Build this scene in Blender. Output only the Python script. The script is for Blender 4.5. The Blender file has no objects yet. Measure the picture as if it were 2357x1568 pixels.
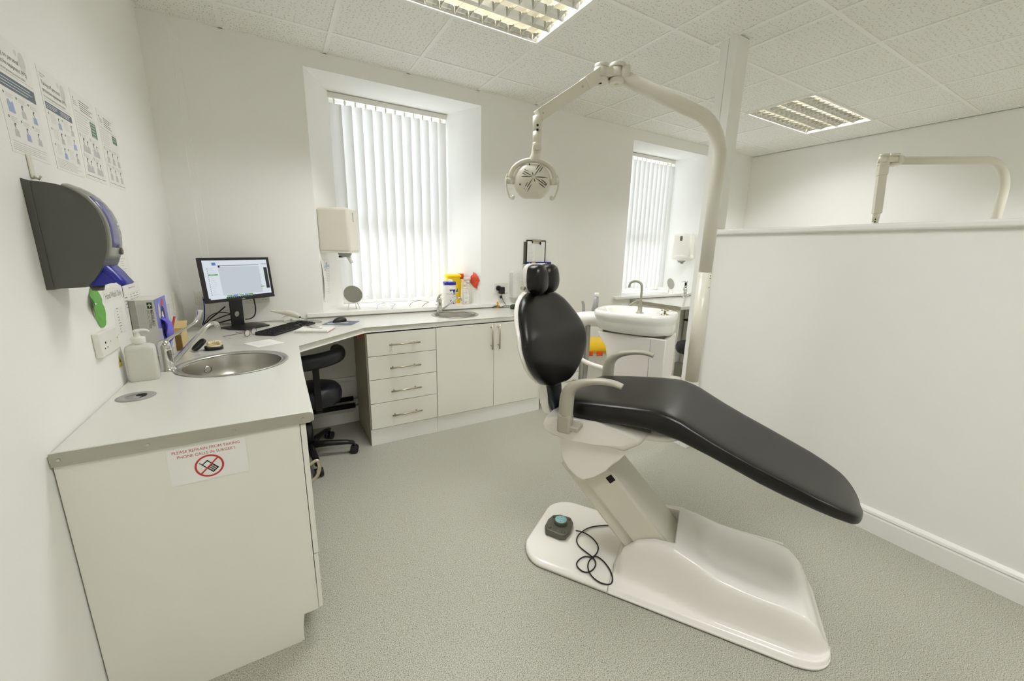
import bpy, bmesh, math, random
from mathutils import Vector, Matrix
random.seed(7)
PI = math.pi
sc = bpy.context.scene
COL = sc.collection

# ---------------------------------------------------------------- camera
F_PX = 910.7
cam_d = bpy.data.cameras.new('camera'); cam = bpy.data.objects.new('camera', cam_d); COL.objects.link(cam)
cam_d.sensor_width = 36.0; cam_d.lens = F_PX / 2357.0 * 36.0; cam_d.clip_start = 0.02; cam_d.clip_end = 200
_r = Vector((0.86265661, -0.50539401, 0.02001189)); _d = Vector((-0.09453571, -0.19997868, -0.97522896)); _f = Vector((0.49687683, 0.83939587, -0.22029071))
CAM = Vector((0.1622, -3.4283, 1.4620))
m = Matrix.Identity(4)
for i in range(3):
    m[i][0] = _r[i]; m[i][1] = -_d[i]; m[i][2] = -_f[i]; m[i][3] = CAM[i]
cam.matrix_world = m
sc.camera = cam

# ---------------------------------------------------------------- world, exposure
sc.view_settings.view_transform = 'Standard'; sc.view_settings.look = 'None'
sc.view_settings.gamma = 1.0; sc.view_settings.use_curve_mapping = False
sc.view_settings.exposure = 0.03
w = bpy.data.worlds.new('sky'); sc.world = w; w.use_nodes = True
bg = w.node_tree.nodes['Background']
bg.inputs[0].default_value = (0.90, 0.95, 1.0, 1); bg.inputs[1].default_value = 12.5
sc.cycles.use_denoising = True
sc.cycles.max_bounces = 14; sc.cycles.diffuse_bounces = 10; sc.cycles.glossy_bounces = 5; sc.cycles.transmission_bounces = 8; sc.cycles.transparent_max_bounces = 12
sc.cycles.sample_clamp_indirect = 6.0
TUBE_W = 8.5          # watts of each lamp tube's light
TUBE_COL = (0.96, 0.975, 1.0)
def area(name, loc, sx, sy, power, col, rot=(0, 0, 0), portal=False):
    l = bpy.data.lights.new(name, 'AREA'); l.shape = 'RECTANGLE'; l.size = sx; l.size_y = sy; l.energy = power; l.color = col
    o = bpy.data.objects.new(name, l); COL.objects.link(o); o.location = loc; o.rotation_euler = rot
    if portal: l.cycles.is_portal = True
    return o
area('window_portal', (1.15, 0.60, 1.82), 1.25, 1.9, 1, (1, 1, 1), (-PI/2, 0, 0), True)
area('window_portal', (4.40, 0.60, 1.82), 1.3, 1.9, 1, (1, 1, 1), (-PI/2, 0, 0), True)

# ---------------------------------------------------------------- materials
def lin(c):
    return tuple((x/255.0/12.92 if x/255.0 <= 0.04045 else ((x/255.0+0.055)/1.055)**2.4) for x in c) + (1.0,)
def mat(name, rgb, rough=0.5, metal=0.0, spec=0.5, bump=0.0, bscale=200.0, var=0.0, vscale=6.0, trans=0.0, ior=1.45, alpha=1.0, emit=None, estr=0.0, coat=0.0, sheen=0.0, aniso=0.0):
    mt = bpy.data.materials.new(name); mt.use_nodes = True
    nt = mt.node_tree; b = nt.nodes['Principled BSDF']
    c = lin(rgb)
    b.inputs['Base Color'].default_value = c; b.inputs['Roughness'].default_value = rough; b.inputs['Metallic'].default_value = metal
    b.inputs['Specular IOR Level'].default_value = spec; b.inputs['IOR'].default_value = ior
    b.inputs['Transmission Weight'].default_value = trans; b.inputs['Alpha'].default_value = alpha
    b.inputs['Coat Weight'].default_value = coat
    if emit: b.inputs['Emission Color'].default_value = lin(emit); b.inputs['Emission Strength'].default_value = estr
    tc = nt.nodes.new('ShaderNodeTexCoord')
    n = nt.nodes.new('ShaderNodeTexNoise'); n.inputs['Scale'].default_value = vscale; n.inputs['Detail'].default_value = 4
    nt.links.new(tc.outputs['Object'], n.inputs['Vector'])
    mx = nt.nodes.new('ShaderNodeMix'); mx.data_type = 'RGBA'
    k = 1.0 - max(var, 0.015)
    mx.inputs[6].default_value = (c[0]*k, c[1]*k, c[2]*k, 1); mx.inputs[7].default_value = tuple(min(1, x*(2-k)) for x in c[:3]) + (1,)
    nt.links.new(n.outputs['Fac'], mx.inputs[0]); nt.links.new(mx.outputs[2], b.inputs['Base Color'])
    if bump:
        n2 = nt.nodes.new('ShaderNodeTexNoise'); n2.inputs['Scale'].default_value = bscale; n2.inputs['Detail'].default_value = 3
        nt.links.new(tc.outputs['Object'], n2.inputs['Vector'])
        bp = nt.nodes.new('ShaderNodeBump'); bp.inputs['Strength'].default_value = bump; bp.inputs['Distance'].default_value = 0.002
        nt.links.new(n2.outputs['Fac'], bp.inputs['Height']); nt.links.new(bp.outputs[0], b.inputs['Normal'])
    return mt
M = {}
M['reveal'] = mat('wall paint whitened as if lit', (240, 240, 237), 0.7, bump=0.1, bscale=140, var=0.01)  # slightly whiter than the wall, standing in for window light on the reveals
M['wall'] = mat('wall paint', (240, 239, 235), 0.75, bump=0.12, bscale=140, var=0.01, vscale=1.5)
M['trimwhite'] = mat('gloss white paint', (238, 237, 232), 0.35)
M['lam'] = mat('white laminate', (232, 230, 220), 0.32)
M['lamtop'] = mat('white gloss worktop', (214, 213, 204), 0.16)
M['lamedge'] = mat('aluminium edge strip', (176, 174, 160), 0.42, metal=0.35)
M['carcass'] = mat('cabinet side grey laminate', (176, 170, 150), 0.45)
M['chrome'] = mat('chrome', (215, 215, 212), 0.08, metal=1.0)
M['steel'] = mat('brushed steel', (196, 193, 186), 0.28, metal=1.0, bump=0.05, bscale=60)
M['nickel'] = mat('satin nickel', (190, 182, 160), 0.32, metal=1.0)
M['white'] = mat('white plastic', (232, 230, 222), 0.35)
M['whitegloss'] = mat('white gloss enamel', (236, 235, 228), 0.18, coat=0.3)
M['shell'] = mat('white chair shell', (234, 230, 222), 0.22, coat=0.3)
M['arm'] = mat('pale grey enamel', (166, 162, 146), 0.33)
M['lamparm'] = mat('cream white enamel', (222, 219, 204), 0.28, coat=0.2)
M['colarm'] = mat('greyish white enamel', (214, 211, 196), 0.3)
M['vinyl'] = mat('black vinyl', (16, 14, 10), 0.30, bump=0.12, bscale=420, spec=0.45)
M['vinyl2'] = mat('black soft vinyl', (24, 25, 30), 0.42, bump=0.12, bscale=350)
M['black'] = mat('black plastic', (26, 25, 24), 0.38)
M['blackmat'] = mat('black matt', (14, 13, 12), 0.7)
M['darkgrey'] = mat('dark grey plastic', (86, 84, 72), 0.34)
M['dispgrey'] = mat('charcoal grey plastic', (84, 84, 78), 0.3, bump=0.1, bscale=500)
M['dispfront'] = mat('silver grey plastic', (150, 150, 142), 0.22)
M['blue'] = mat('blue plastic', (38, 40, 150), 0.25)
M['bluetint'] = mat('tinted blue panel', (92, 92, 146), 0.15, coat=0.5)
M['greypl'] = mat('mid grey plastic', (150, 150, 146), 0.4)
M['paper'] = mat('paper', (236, 235, 230), 0.7)
M['ink'] = mat('dark grey print', (112, 114, 112), 0.7)
M['inkgrey'] = mat('pale grey print', (198, 199, 197), 0.7)
M['inkblue'] = mat('slate blue print', (104, 116, 128), 0.6)
M['inkteal'] = mat('green grey print', (104, 134, 116), 0.6)
M['inkskyblue'] = mat('light blue print', (160, 174, 210), 0.6)
M['red'] = mat('red print', (190, 60, 60), 0.6)
M['redtext'] = mat('red brown print', (180, 70, 66), 0.6)
M['orange'] = mat('orange red plastic', (214, 74, 26), 0.4)
M['redpl'] = mat('red plastic', (168, 34, 28), 0.4)
M['yellow'] = mat('yellow plastic', (250, 210, 20), 0.35)
M['lidyellow'] = mat('warm yellow plastic', (232, 190, 34), 0.4)
M['green'] = mat('green sticker', (96, 168, 62), 0.45)
M['tealprint'] = mat('teal print', (58, 132, 116), 0.5)
M['navy'] = mat('navy print', (40, 40, 130), 0.45)
M['lilac'] = mat('lilac print', (128, 128, 205), 0.45)
M['boxgrey'] = mat('grey card print', (168, 166, 158), 0.5)
M['silverprint'] = mat('silver card print', (214, 212, 204), 0.4)
M['nitrile'] = mat('violet nitrile', (112, 104, 214), 0.45)
M['dnitrile'] = mat('dark violet nitrile', (30, 20, 80), 0.6)
M['card'] = mat('brown cardboard', (206, 184, 134), 0.8, bump=0.1, bscale=80)
M['carddark'] = mat('dark inner cardboard', (128, 98, 44), 0.8)
M['teeth'] = mat('ivory resin', (230, 218, 176), 0.4)
M['mirror'] = mat('mirror glass', (190, 190, 184), 0.03, metal=1.0)
M['glass'] = mat('clear glass', (255, 255, 255), 0.0, trans=1.0, ior=1.45)
M['acrylic'] = mat('clear acrylic', (250, 250, 248), 0.08, alpha=0.28)
M['frosted'] = mat('translucent white plastic', (234, 232, 222), 0.4, trans=0.25)
M['tortoise'] = mat('tortoiseshell acetate', (84, 40, 30), 0.25, var=0.4, vscale=80)
M['dgreen'] = mat('dark green plastic', (44, 62, 34), 0.2)
M['ochre'] = mat('amber acrylic', (226, 168, 24), 0.25)
M['hose'] = mat('grey hose', (160, 158, 150), 0.5)
M['ivory'] = mat('ivory plastic', (222, 218, 204), 0.35)
M['padblue'] = mat('blue grey fabric', (112, 118, 138), 0.7)
M['ceramic'] = mat('white ceramic', (238, 237, 230), 0.08, coat=0.5)
M['wood'] = mat('brown wood', (120, 60, 20), 0.5)
M['lampglass'] = mat('frosted lamp cover', (230, 232, 232), 0.15)
M['louvre'] = mat('bright anodised louvre', (226, 225, 218), 0.12, metal=1.0)
M['reflector'] = mat('satin reflector', (222, 220, 210), 0.3, metal=0.85)
M['tube'] = mat('lit lamp tube', (255, 252, 240), 0.4, emit=(255, 248, 230), estr=5.0)
M['screen'] = mat('lit screen', (10, 10, 10), 0.25, emit=(204, 214, 222), estr=0.80)
M['scrwhite'] = mat('lit screen white', (10, 10, 10), 0.25, emit=(222, 230, 238), estr=0.86)
M['scrdark'] = mat('lit screen black', (12, 12, 14), 0.25, emit=(40, 42, 46), estr=0.6)
M['scrgreen'] = mat('lit screen green', (10, 10, 10), 0.25, emit=(120, 176, 100), estr=0.8)
M['scrblue'] = mat('lit screen blue', (10, 10, 10), 0.25, emit=(90, 130, 200), estr=0.8)
M['scrgrey'] = mat('lit screen grey', (10, 10, 10), 0.25, emit=(140, 146, 152), estr=0.8)
M['cyanpad'] = mat('pale cyan button', (150, 200, 206), 0.4)
M['signyellow'] = mat('warning yellow', (206, 188, 70), 0.5)

# translucent blind fabric
mt = bpy.data.materials.new('blind fabric'); mt.use_nodes = True; nt = mt.node_tree; nt.nodes.clear()
out = nt.nodes.new('ShaderNodeOutputMaterial'); mixs = nt.nodes.new('ShaderNodeMixShader'); mixs.inputs[0].default_value = 0.20
df = nt.nodes.new('ShaderNodeBsdfDiffuse'); tr = nt.nodes.new('ShaderNodeBsdfTranslucent')
nz = nt.nodes.new('ShaderNodeTexNoise'); nz.inputs['Scale'].default_value = 300; cr = nt.nodes.new('ShaderNodeValToRGB')
cr.color_ramp.elements[0].color = lin((214, 214, 212)); cr.color_ramp.elements[1].color = lin((232, 232, 230))
nt.links.new(nz.outputs['Fac'], cr.inputs[0]); nt.links.new(cr.outputs[0], df.inputs[0]); nt.links.new(cr.outputs[0], tr.inputs[0])
nt.links.new(df.outputs[0], mixs.inputs[1]); nt.links.new(tr.outputs[0], mixs.inputs[2]); nt.links.new(mixs.outputs[0], out.inputs[0])
M['blind'] = mt

# speckled sheet floor
mt = bpy.data.materials.new('speckled safety flooring'); mt.use_nodes = True; nt = mt.node_tree; b = nt.nodes['Principled BSDF']
tc = nt.nodes.new('ShaderNodeTexCoord')
n1 = nt.nodes.new('ShaderNodeTexNoise'); n1.inputs['Scale'].default_value = 300; n1.inputs['Detail'].default_value = 2; n1.inputs['Roughness'].default_value = 0.6
r1 = nt.nodes.new('ShaderNodeValToRGB'); e = r1.color_ramp.elements
e[0].position = 0.36; e[0].color = lin((112, 110, 96)); e[1].position = 0.62; e[1].color = lin((200, 198, 186))
x = e.new(0.47); x.color = lin((168, 166, 152)); x = e.new(0.54); x.color = lin((178, 176, 162))
nt.links.new(tc.outputs['Object'], n1.inputs['Vector']); nt.links.new(n1.outputs['Fac'], r1.inputs[0])
v1 = nt.nodes.new('ShaderNodeTexVoronoi'); v1.inputs['Scale'].default_value = 150; nt.links.new(tc.outputs['Object'], v1.inputs['Vector'])
r2 = nt.nodes.new('ShaderNodeValToRGB'); r2.color_ramp.elements[0].position = 0.10; r2.color_ramp.elements[1].position = 0.2
r2.color_ramp.elements[0].color = (1, 1, 1, 1); r2.color_ramp.elements[1].color = (0, 0, 0, 1); nt.links.new(v1.outputs['Distance'], r2.inputs[0])
mx = nt.nodes.new('ShaderNodeMix'); mx.data_type = 'RGBA'; mx.inputs[7].default_value = lin((74, 70, 54))
nt.links.new(r2.outputs[0], mx.inputs[0]); nt.links.new(r1.outputs[0], mx.inputs[6]); nt.links.new(mx.outputs[2], b.inputs['Base Color'])
b.inputs['Roughness'].default_value = 0.42; b.inputs['Specular IOR Level'].default_value = 0.4
bp = nt.nodes.new('ShaderNodeBump'); bp.inputs['Strength'].default_value = 0.05; bp.inputs['Distance'].default_value = 0.0006
nt.links.new(n1.outputs['Fac'], bp.inputs['Height']); nt.links.new(bp.outputs[0], b.inputs['Normal'])
M['floor'] = mt

# fissured mineral ceiling tile: every tile turned one way or the other
mt = bpy.data.materials.new('fissured ceiling tile'); mt.use_nodes = True; nt = mt.node_tree; b = nt.nodes['Principled BSDF']
L = nt.links.new
def N(t, **k):
    n = nt.nodes.new(t)
    for a, v in k.items(): setattr(n, a, v)
    return n
tc = N('ShaderNodeTexCoord'); sep = N('ShaderNodeSeparateXYZ'); L(tc.outputs['Object'], sep.inputs[0])
def mth(op, a, bb=None):
    n = N('ShaderNodeMath', operation=op)
    for i, s in enumerate((a, bb)):
        if s is None: continue
        if isinstance(s, (int, float)): n.inputs[i].default_value = s
        else: L(s, n.inputs[i])
    return n.outputs[0]
ix = mth('FLOOR', mth('DIVIDE', sep.outputs[0], 0.6)); iy = mth('FLOOR', mth('DIVIDE', mth('ADD', sep.outputs[1], 0.322), 0.6))
cmb = N('ShaderNodeCombineXYZ'); L(ix, cmb.inputs[0]); L(iy, cmb.inputs[1])
wn = N('ShaderNodeTexWhiteNoise', noise_dimensions='2D'); L(cmb.outputs[0], wn.inputs[0])
ang = mth('MULTIPLY', mth('ROUND', mth('MULTIPLY', wn.outputs[0], 3.0)), PI/2)
vr = N('ShaderNodeVectorRotate', rotation_type='Z_AXIS'); L(tc.outputs['Object'], vr.inputs['Vector']); L(ang, vr.inputs['Angle'])
wob = N('ShaderNodeTexNoise'); wob.inputs['Scale'].default_value = 30; L(vr.outputs[0], wob.inputs['Vector'])
va = N('ShaderNodeVectorMath', operation='MULTIPLY_ADD'); L(wob.outputs['Color'], va.inputs[0]); va.inputs[1].default_value = (0.02, 0.02, 0); L(vr.outputs[0], va.inputs[2])
mp = N('ShaderNodeMapping'); mp.inputs['Scale'].default_value = (34, 100, 1); L(va.outputs[0], mp.inputs['Vector'])
vo = N('ShaderNodeTexVoronoi'); vo.inputs['Scale'].default_value = 1.0; vo.inputs['Randomness'].default_value = 1.0; vo.voronoi_dimensions = '2D'; L(mp.outputs[0], vo.inputs['Vector'])
rr = N('ShaderNodeValToRGB'); rr.color_ramp.elements[0].position = 0.11; rr.color_ramp.elements[0].color = (1, 1, 1, 1); rr.color_ramp.elements[1].position = 0.16; rr.color_ramp.elements[1].color = (0, 0, 0, 1)
L(vo.outputs['Distance'], rr.inputs[0])
pn = N('ShaderNodeTexNoise'); pn.inputs['Scale'].default_value = 260; L(tc.outputs['Object'], pn.inputs['Vector'])
pr = N('ShaderNodeValToRGB'); pr.color_ramp.elements[0].position = 0.28; pr.color_ramp.elements[0].color = lin((222, 220, 213)); pr.color_ramp.elements[1].position = 0.42; pr.color_ramp.elements[1].color = lin((236, 235, 230))
L(pn.outputs['Fac'], pr.inputs[0])
sc_ = N('ShaderNodeSeparateColor'); L(vo.outputs['Color'], sc_.inputs[0])
mx = N('ShaderNodeMix', data_type='RGBA'); L(mth('MULTIPLY', mth('MULTIPLY', rr.outputs[0], 0.8), mth('GREATER_THAN', sc_.outputs[0], 0.45)), mx.inputs[0]); L(pr.outputs[0], mx.inputs[6]); mx.inputs[7].default_value = lin((116, 111, 96))
L(mx.outputs[2], b.inputs['Base Color']); b.inputs['Roughness'].default_value = 0.85; b.inputs['Specular IOR Level'].default_value = 0.15
M['tile'] = mt

# ---------------------------------------------------------------- mesh helpers
def TR(x=0, y=0, z=0, rx=0, ry=0, rz=0):
    return Matrix.Translation((x, y, z)) @ Matrix.Rotation(rz, 4, 'Z') @ Matrix.Rotation(ry, 4, 'Y') @ Matrix.Rotation(rx, 4, 'X')
class MB:
    """collects shapes into one mesh; mt = material slot of what is added next"""
    def __init__(s, *mats): s.bm = bmesh.new(); s.mats = list(mats); s.k = 0; s.T = Matrix.Identity(4)
    def use(s, name):
        if name not in s.mats: s.mats.append(name)
        s.k = s.mats.index(name); return s
    def at(s, T): s.T = T; return s
    def V(s, p): return s.bm.verts.new(s.T @ Vector(p))
    def F(s, vs, sm=False):
        try: f = s.bm.faces.new(vs)
        except ValueError: return None
        f.material_index = s.k; f.smooth = sm; return f
    def box(s, x0, x1, y0, y1, z0, z1, bev=0.0, seg=2):
        vs = [s.V((x, y, z)) for x in (x0, x1) for y in (y0, y1) for z in (z0, z1)]
        fs = [s.F([vs[i] for i in q]) for q in ((0, 1, 3, 2), (4, 6, 7, 5), (0, 4, 5, 1), (2, 3, 7, 6), (0, 2, 6, 4), (1, 5, 7, 3))]
        if bev > 0:
            es = list({e for f in fs for e in f.edges})
            r = bmesh.ops.bevel(s.bm, geom=es, offset=bev, segments=seg, affect='EDGES', profile=0.5, clamp_overlap=True)
            for f in r['faces']: f.material_index = s.k; f.smooth = True
        return s
    def poly(s, pts): s.F([s.V(p) for p in pts]); return s
    def prism(s, pts, d, bev=0.0, seg=2, sm=False):
        """pts: closed outline of 3D points, extruded by vector d"""
        d = Vector(d); a = [s.V(p) for p in pts]; b = [s.V(Vector(p)+d) for p in pts]; n = len(pts)
        fs = [s.F(a[::-1]), s.F(b)]
        for i in range(n): fs.append(s.F([a[i], a[(i+1) % n], b[(i+1) % n], b[i]], sm))
        if bev > 0:
            caps = [f for f in fs[:2] if f]
            es = list({e for f in caps for e in f.edges})
            r = bmesh.ops.bevel(s.bm, geom=es, offset=bev, segments=seg, affect='EDGES', profile=0.5, clamp_overlap=True)
            for f in r['faces']: f.material_index = s.k; f.smooth = True
        return s
    def loft(s, rings, cap=True, sm=True, closed=True):
        R = [[s.V(p) for p in r] for r in rings]; n = len(R[0])
        for a, b in zip(R, R[1:]):
            for i in range(n if closed else n-1): s.F([a[i], a[(i+1) % n], b[(i+1) % n], b[i]], sm)
        if cap: s.F(R[0][::-1], sm); s.F(R[-1], sm)
        return s
    def lathe(s, prof, seg=32, T=None, cap=True):
        T = T or Matrix.Identity(4)
        rings = [[T @ Vector((r*math.cos(2*PI*i/seg), r*math.sin(2*PI*i/seg), z)) for i in range(seg)] for r, z in prof]
        return s.loft(rings, cap)
    def cyl(s, p0, p1, r0, r1=None, seg=20, sm=True):
        p0, p1 = Vector(p0), Vector(p1); r1 = r0 if r1 is None else r1
        q = (p1-p0).to_track_quat('Z', 'Y').to_matrix()
        rings = [[p + q @ Vector((r*math.cos(2*PI*i/seg), r*math.sin(2*PI*i/seg), 0)) for i in range(seg)] for p, r in ((p0, r0), (p1, r1))]
        R = [[s.V(p) for p in g] for g in rings]
        for i in range(seg): s.F([R[0][i], R[0][(i+1) % seg], R[1][(i+1) % seg], R[1][i]], sm)
        s.F(R[0][::-1]); s.F(R[1]); return s
    def tube(s, pts, r, seg=10, up=(0, 0, 1), smooth=0, ab=None):
        """swept tube; r number or list; ab = list of (a, b) half axes across/along 'up'"""
        pts = [Vector(p) for p in pts]; rs = list(r) if isinstance(r, (list, tuple)) else [r]*len(pts)
        for _ in range(smooth):
            npt, nr = [pts[0]], [rs[0]]
            nab = [ab[0]] if ab else None
            for i in range(len(pts)-1):
                for t in (0.25, 0.75):
                    npt.append(pts[i].lerp(pts[i+1], t)); nr.append(rs[i]*(1-t)+rs[i+1]*t)
                    if ab: nab.append(tuple(ab[i][k]*(1-t)+ab[i+1][k]*t for k in (0, 1)))
            npt.append(pts[-1]); nr.append(rs[-1])
            if ab: nab.append(ab[-1]); ab = nab
            pts, rs = npt, nr
        up = Vector(up); rings = []; last = None
        for i, p in enumerate(pts):
            t = (pts[min(i+1, len(pts)-1)] - pts[max(i-1, 0)]).normalized()
            if last is None:
                u = up - t*up.dot(t)
                if u.length < 1e-3: u = Vector((1, 0, 0)) - t*t.x
                if u.length < 1e-3: u = Vector((0, 1, 0)) - t*t.y
            else: u = last - t*last.dot(t)
            u.normalize(); last = u; v = t.cross(u)
            a, b = ab[i] if ab else (rs[i], rs[i])
            rings.append([p + v*a*math.cos(2*PI*k/seg) + u*b*math.sin(2*PI*k/seg) for k in range(seg)])
        return s.loft(rings)
    def sphere(s, c, r, sx=1, sy=1, sz=1, seg=16):
        T = Matrix.Translation(c)
        n = seg//2
        return s.lathe([(max(r*math.sin(PI*i/n), 1e-5), -r*math.cos(PI*i/n)) for i in range(n+1)], seg, T @ Matrix.Diagonal((sx, sy, sz, 1)))
    def text(s, body, size, T, ext=0.0, align='LEFT', bold=False, sx=1.0):
        cu = bpy.data.curves.new('t', 'FONT'); cu.body = body; cu.size = size; cu.extrude = ext; cu.align_x = align; cu.resolution_u = 3
        if bold: cu.offset = size*0.018
        o = bpy.data.objects.new('t', cu); me = o.to_mesh()
        TT = s.T @ T @ Matrix.Diagonal((sx, 1, 1, 1))
        vs = [s.bm.verts.new(TT @ v.co) for v in me.vertices]
        for p in me.polygons:
            try: f = s.bm.faces.new([vs[i] for i in p.vertices]); f.material_index = s.k
            except ValueError: pass
        o.to_mesh_clear(); bpy.data.objects.remove(o); bpy.data.curves.remove(cu)
        return s
    def build(s, name, parent=None, sub=0, T=None, smooth_angle=None, recalc=True):
        if recalc: bmesh.ops.recalc_face_normals(s.bm, faces=s.bm.faces)
        me = bpy.data.meshes.new(name); s.bm.to_mesh(me); s.bm.free()
        for k in s.mats: me.materials.append(M[k])
        o = bpy.data.objects.new(name, me); COL.objects.link(o)
        if T is not None: o.matrix_local = T
        if parent: o.parent = parent
        if sub:
            md = o.modifiers.new('sub', 'SUBSURF'); md.levels = sub; md.render_levels = sub
        return o
def tag(o, label, cat, group=None):
    o['label'] = label; o['category'] = cat
    if group: o['group'] = group
    return o
def thing(name, label, cat, loc=(0, 0, 0), rz=0.0, group=None):
    o = bpy.data.objects.new(name, None); COL.objects.link(o); o.empty_display_size = 0.05
    o.location = loc; o.rotation_euler = (0, 0, rz)
    return tag(o, label, cat, group)
def struct(o): o['kind'] = 'structure'; return o
def dup(root, loc, rz, label=None):
    r = root.copy(); COL.objects.link(r); r.location = loc; r.rotation_euler = (0, 0, rz)
    if label: r['label'] = label
    for ch in list(root.children):
        c = ch.copy(); COL.objects.link(c); c.parent = r
        for g in list(ch.children):
            d = g.copy(); COL.objects.link(d); d.parent = c
    return r
def ell(cx, cy, a, b, z, n=32, p=1.0):
    o = []
    for i in range(n):
        c, s_ = math.cos(2*PI*i/n), math.sin(2*PI*i/n)
        o.append((cx + a*math.copysign(abs(c)**p, c), cy + b*math.copysign(abs(s_)**p, s_), z))
    return o
def soft(pts, k=2, closed=True):
    for _ in range(k):
        o = []
        for a, b_ in zip(pts, pts[1:]+(pts[:1] if closed else [])):
            o.append(tuple(p*.75+q*.25 for p, q in zip(a, b_))); o.append(tuple(p*.25+q*.75 for p, q in zip(a, b_)))
        pts = o if closed else [pts[0]]+o+[pts[-1]]
    return pts
def interp(tab, x):
    if x <= tab[0][0]: return tab[0][1:]
    for a, b in zip(tab, tab[1:]):
        if x <= b[0]:
            t = (x-a[0])/(b[0]-a[0]); return tuple(p*(1-t)+q*t for p, q in zip(a[1:], b[1:]))
    return tab[-1][1:]

H = 2.80; XL = -0.405; XR = 6.01; YB = -6.3

# ================================================================ ROOM
b = MB('floor'); b.poly([(XL-.1, YB-.1, 0), (XR+.1, YB-.1, 0), (XR+.1, 0.0, 0), (XL-.1, 0.0, 0)]); struct(b.build('floor'))
# ceiling tiles (holes where the fittings sit) with the lay-in grid
LIGHTS = [(0.6, -1.522), (4.2, -1.522), (0.6, -3.922), (4.2, -3.922), (2.4, -5.722)]  # the rear ones are unseen, added to lift the ambient light
b = MB('tile', 'trimwhite')
xs = [XL] + [0.6*i for i in range(0, 11)] + [XR]; ys = [0.0] + [-0.322-0.6*i for i in range(0, 10)] + [YB]
for i in range(len(xs)-1):
    for j in range(len(ys)-1):
        cx, cy = (xs[i]+xs[i+1])/2, (ys[j]+ys[j+1])/2
        if any(lx < cx < lx+1.2 and ly < cy < ly+0.6 for lx, ly in LIGHTS): continue
        b.use('tile').poly([(xs[i], ys[j], H+.004), (xs[i+1], ys[j], H+.004), (xs[i+1], ys[j+1], H+.004), (xs[i], ys[j+1], H+.004)])
struct(b.build('ceiling'))
b = MB('trimwhite')
for x in xs[1:-1]:
    if x == 1.2 or x == 4.8:
        segs = [(0, -.922), (-1.522, -3.322), (-3.922, YB)]
    else: segs = [(0, YB)]
    for y0, y1 in segs: b.box(x-.012, x+.012, y1, y0, H-.001, H+.02)
for y in ys[1:-1]: b.box(XL, XR, y-.012, y+.012, H-.0005, H+.02)
b.box(2.755, 2.78, YB, -1.50, H-.002, H+.02)
for y0, y1, x0, x1 in ((-.012, 0, XL, XR), (YB, YB+.012, XL, XR)): b.box(x0, x1, y0, y1, H-.001, H+.02)
b.box(XL, XL+.012, YB, 0, H-.001, H+.02); b.box(XR-.012, XR, YB, 0, H-.001, H+.02)
struct(b.build('trim_1'))
b = MB('wall'); b.box(XL-.1, XR+.1, YB-.1, 0.1, H+.18, H+.2); struct(b.build('ceiling'))
# walls
b = MB('wall'); b.box(XL-.1, XL, YB, 0.0, 0, H+.2); struct(b.build('wall_left'))
b = MB('wall'); b.box(XR, XR+.1, YB, 0.0, 0, H+.2); struct(b.build('wall_right'))
b = MB('wall'); b.box(XL-.1, XR+.1, YB-.1, YB, 0, H+.2); struct(b.build('wall_near'))
b = MB('wall', 'reveal')     # window wall with two deep splayed recesses
ZS, ZT, D = 0.93, 2.69, 0.56
REC = [(0.454, 1.832, 0.655, 1.655), (3.703, 5.04, 3.90, 4.90)]
xx = XL-.1
for (x0, x1, a0, a1) in REC:
    b.poly([(xx, 0, 0), (x0, 0, 0), (x0, 0, H+.2), (xx, 0, H+.2)])
    b.poly([(x0, 0, 0), (x1, 0, 0), (x1, 0, ZS), (x0, 0, ZS)]); b.poly([(x0, 0, ZT), (x1, 0, ZT), (x1, 0, H+.2), (x0, 0, H+.2)])
    y = .40; b.use('reveal')
    b.poly([(x0, 0, ZS), (a0, y, ZS), (a0, y, ZT), (x0, 0, ZT)]); b.poly([(x1, 0, ZS), (a1, y, ZS), (a1, y, ZT), (x1, 0, ZT)])
    b.poly([(a0, y, ZS), (a0, D, ZS), (a0, D, ZT), (a0, y, ZT)]); b.poly([(a1, y, ZS), (a1, D, ZS), (a1, D, ZT), (a1, y, ZT)])
    b.poly([(x0, 0, ZT), (x1, 0, ZT), (a1, y, ZT), (a0, y, ZT)]); b.poly([(a0, y, ZT), (a1, y, ZT), (a1, D, ZT), (a0, D, ZT)])
    b.poly([(x0, 0, ZS), (x1, 0, ZS), (a1, y, ZS), (a0, y, ZS)]); b.poly([(a0, y, ZS), (a1, y, ZS), (a1, D, ZS), (a0, D, ZS)])
    b.use('wall')
    b.poly([(XL-.1 if a0 < 2 else 2.6, D, 0), (a0, D, 0), (a0, D, H+.2), (XL-.1 if a0 < 2 else 2.6, D, H+.2)])
    b.poly([(a0, D, 0), (a1, D, 0), (a1, D, ZS), (a0, D, ZS)]); b.poly([(a0, D, ZT), (a1, D, ZT), (a1, D, H+.2), (a0, D, H+.2)])
    b.poly([(a1, D, 0), (2.6 if a1 < 2 else XR+.1, D, 0), (2.6 if a1 < 2 else XR+.1, D, H+.2), (a1, D, H+.2)])
    xx = x1
b.poly([(xx, 0, 0), (XR+.1, 0, 0), (XR+.1, 0, H+.2), (xx, 0, H+.2)])
b.poly([(XL-.1, 0, H+.2), (XR+.1, 0, H+.2), (XR+.1, D, H+.2), (XL-.1, D, H+.2)])
struct(b.build('wall_window', recalc=False))
# boxed-in pipe in the left corner
b = MB('wall'); b.box(XL-.02, -.262, -.010, .01, 0, H, .003); b.box(-.27, -.225, -.005, .01, 0, H-.05, .002); struct(b.build('trim_2'))
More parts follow.
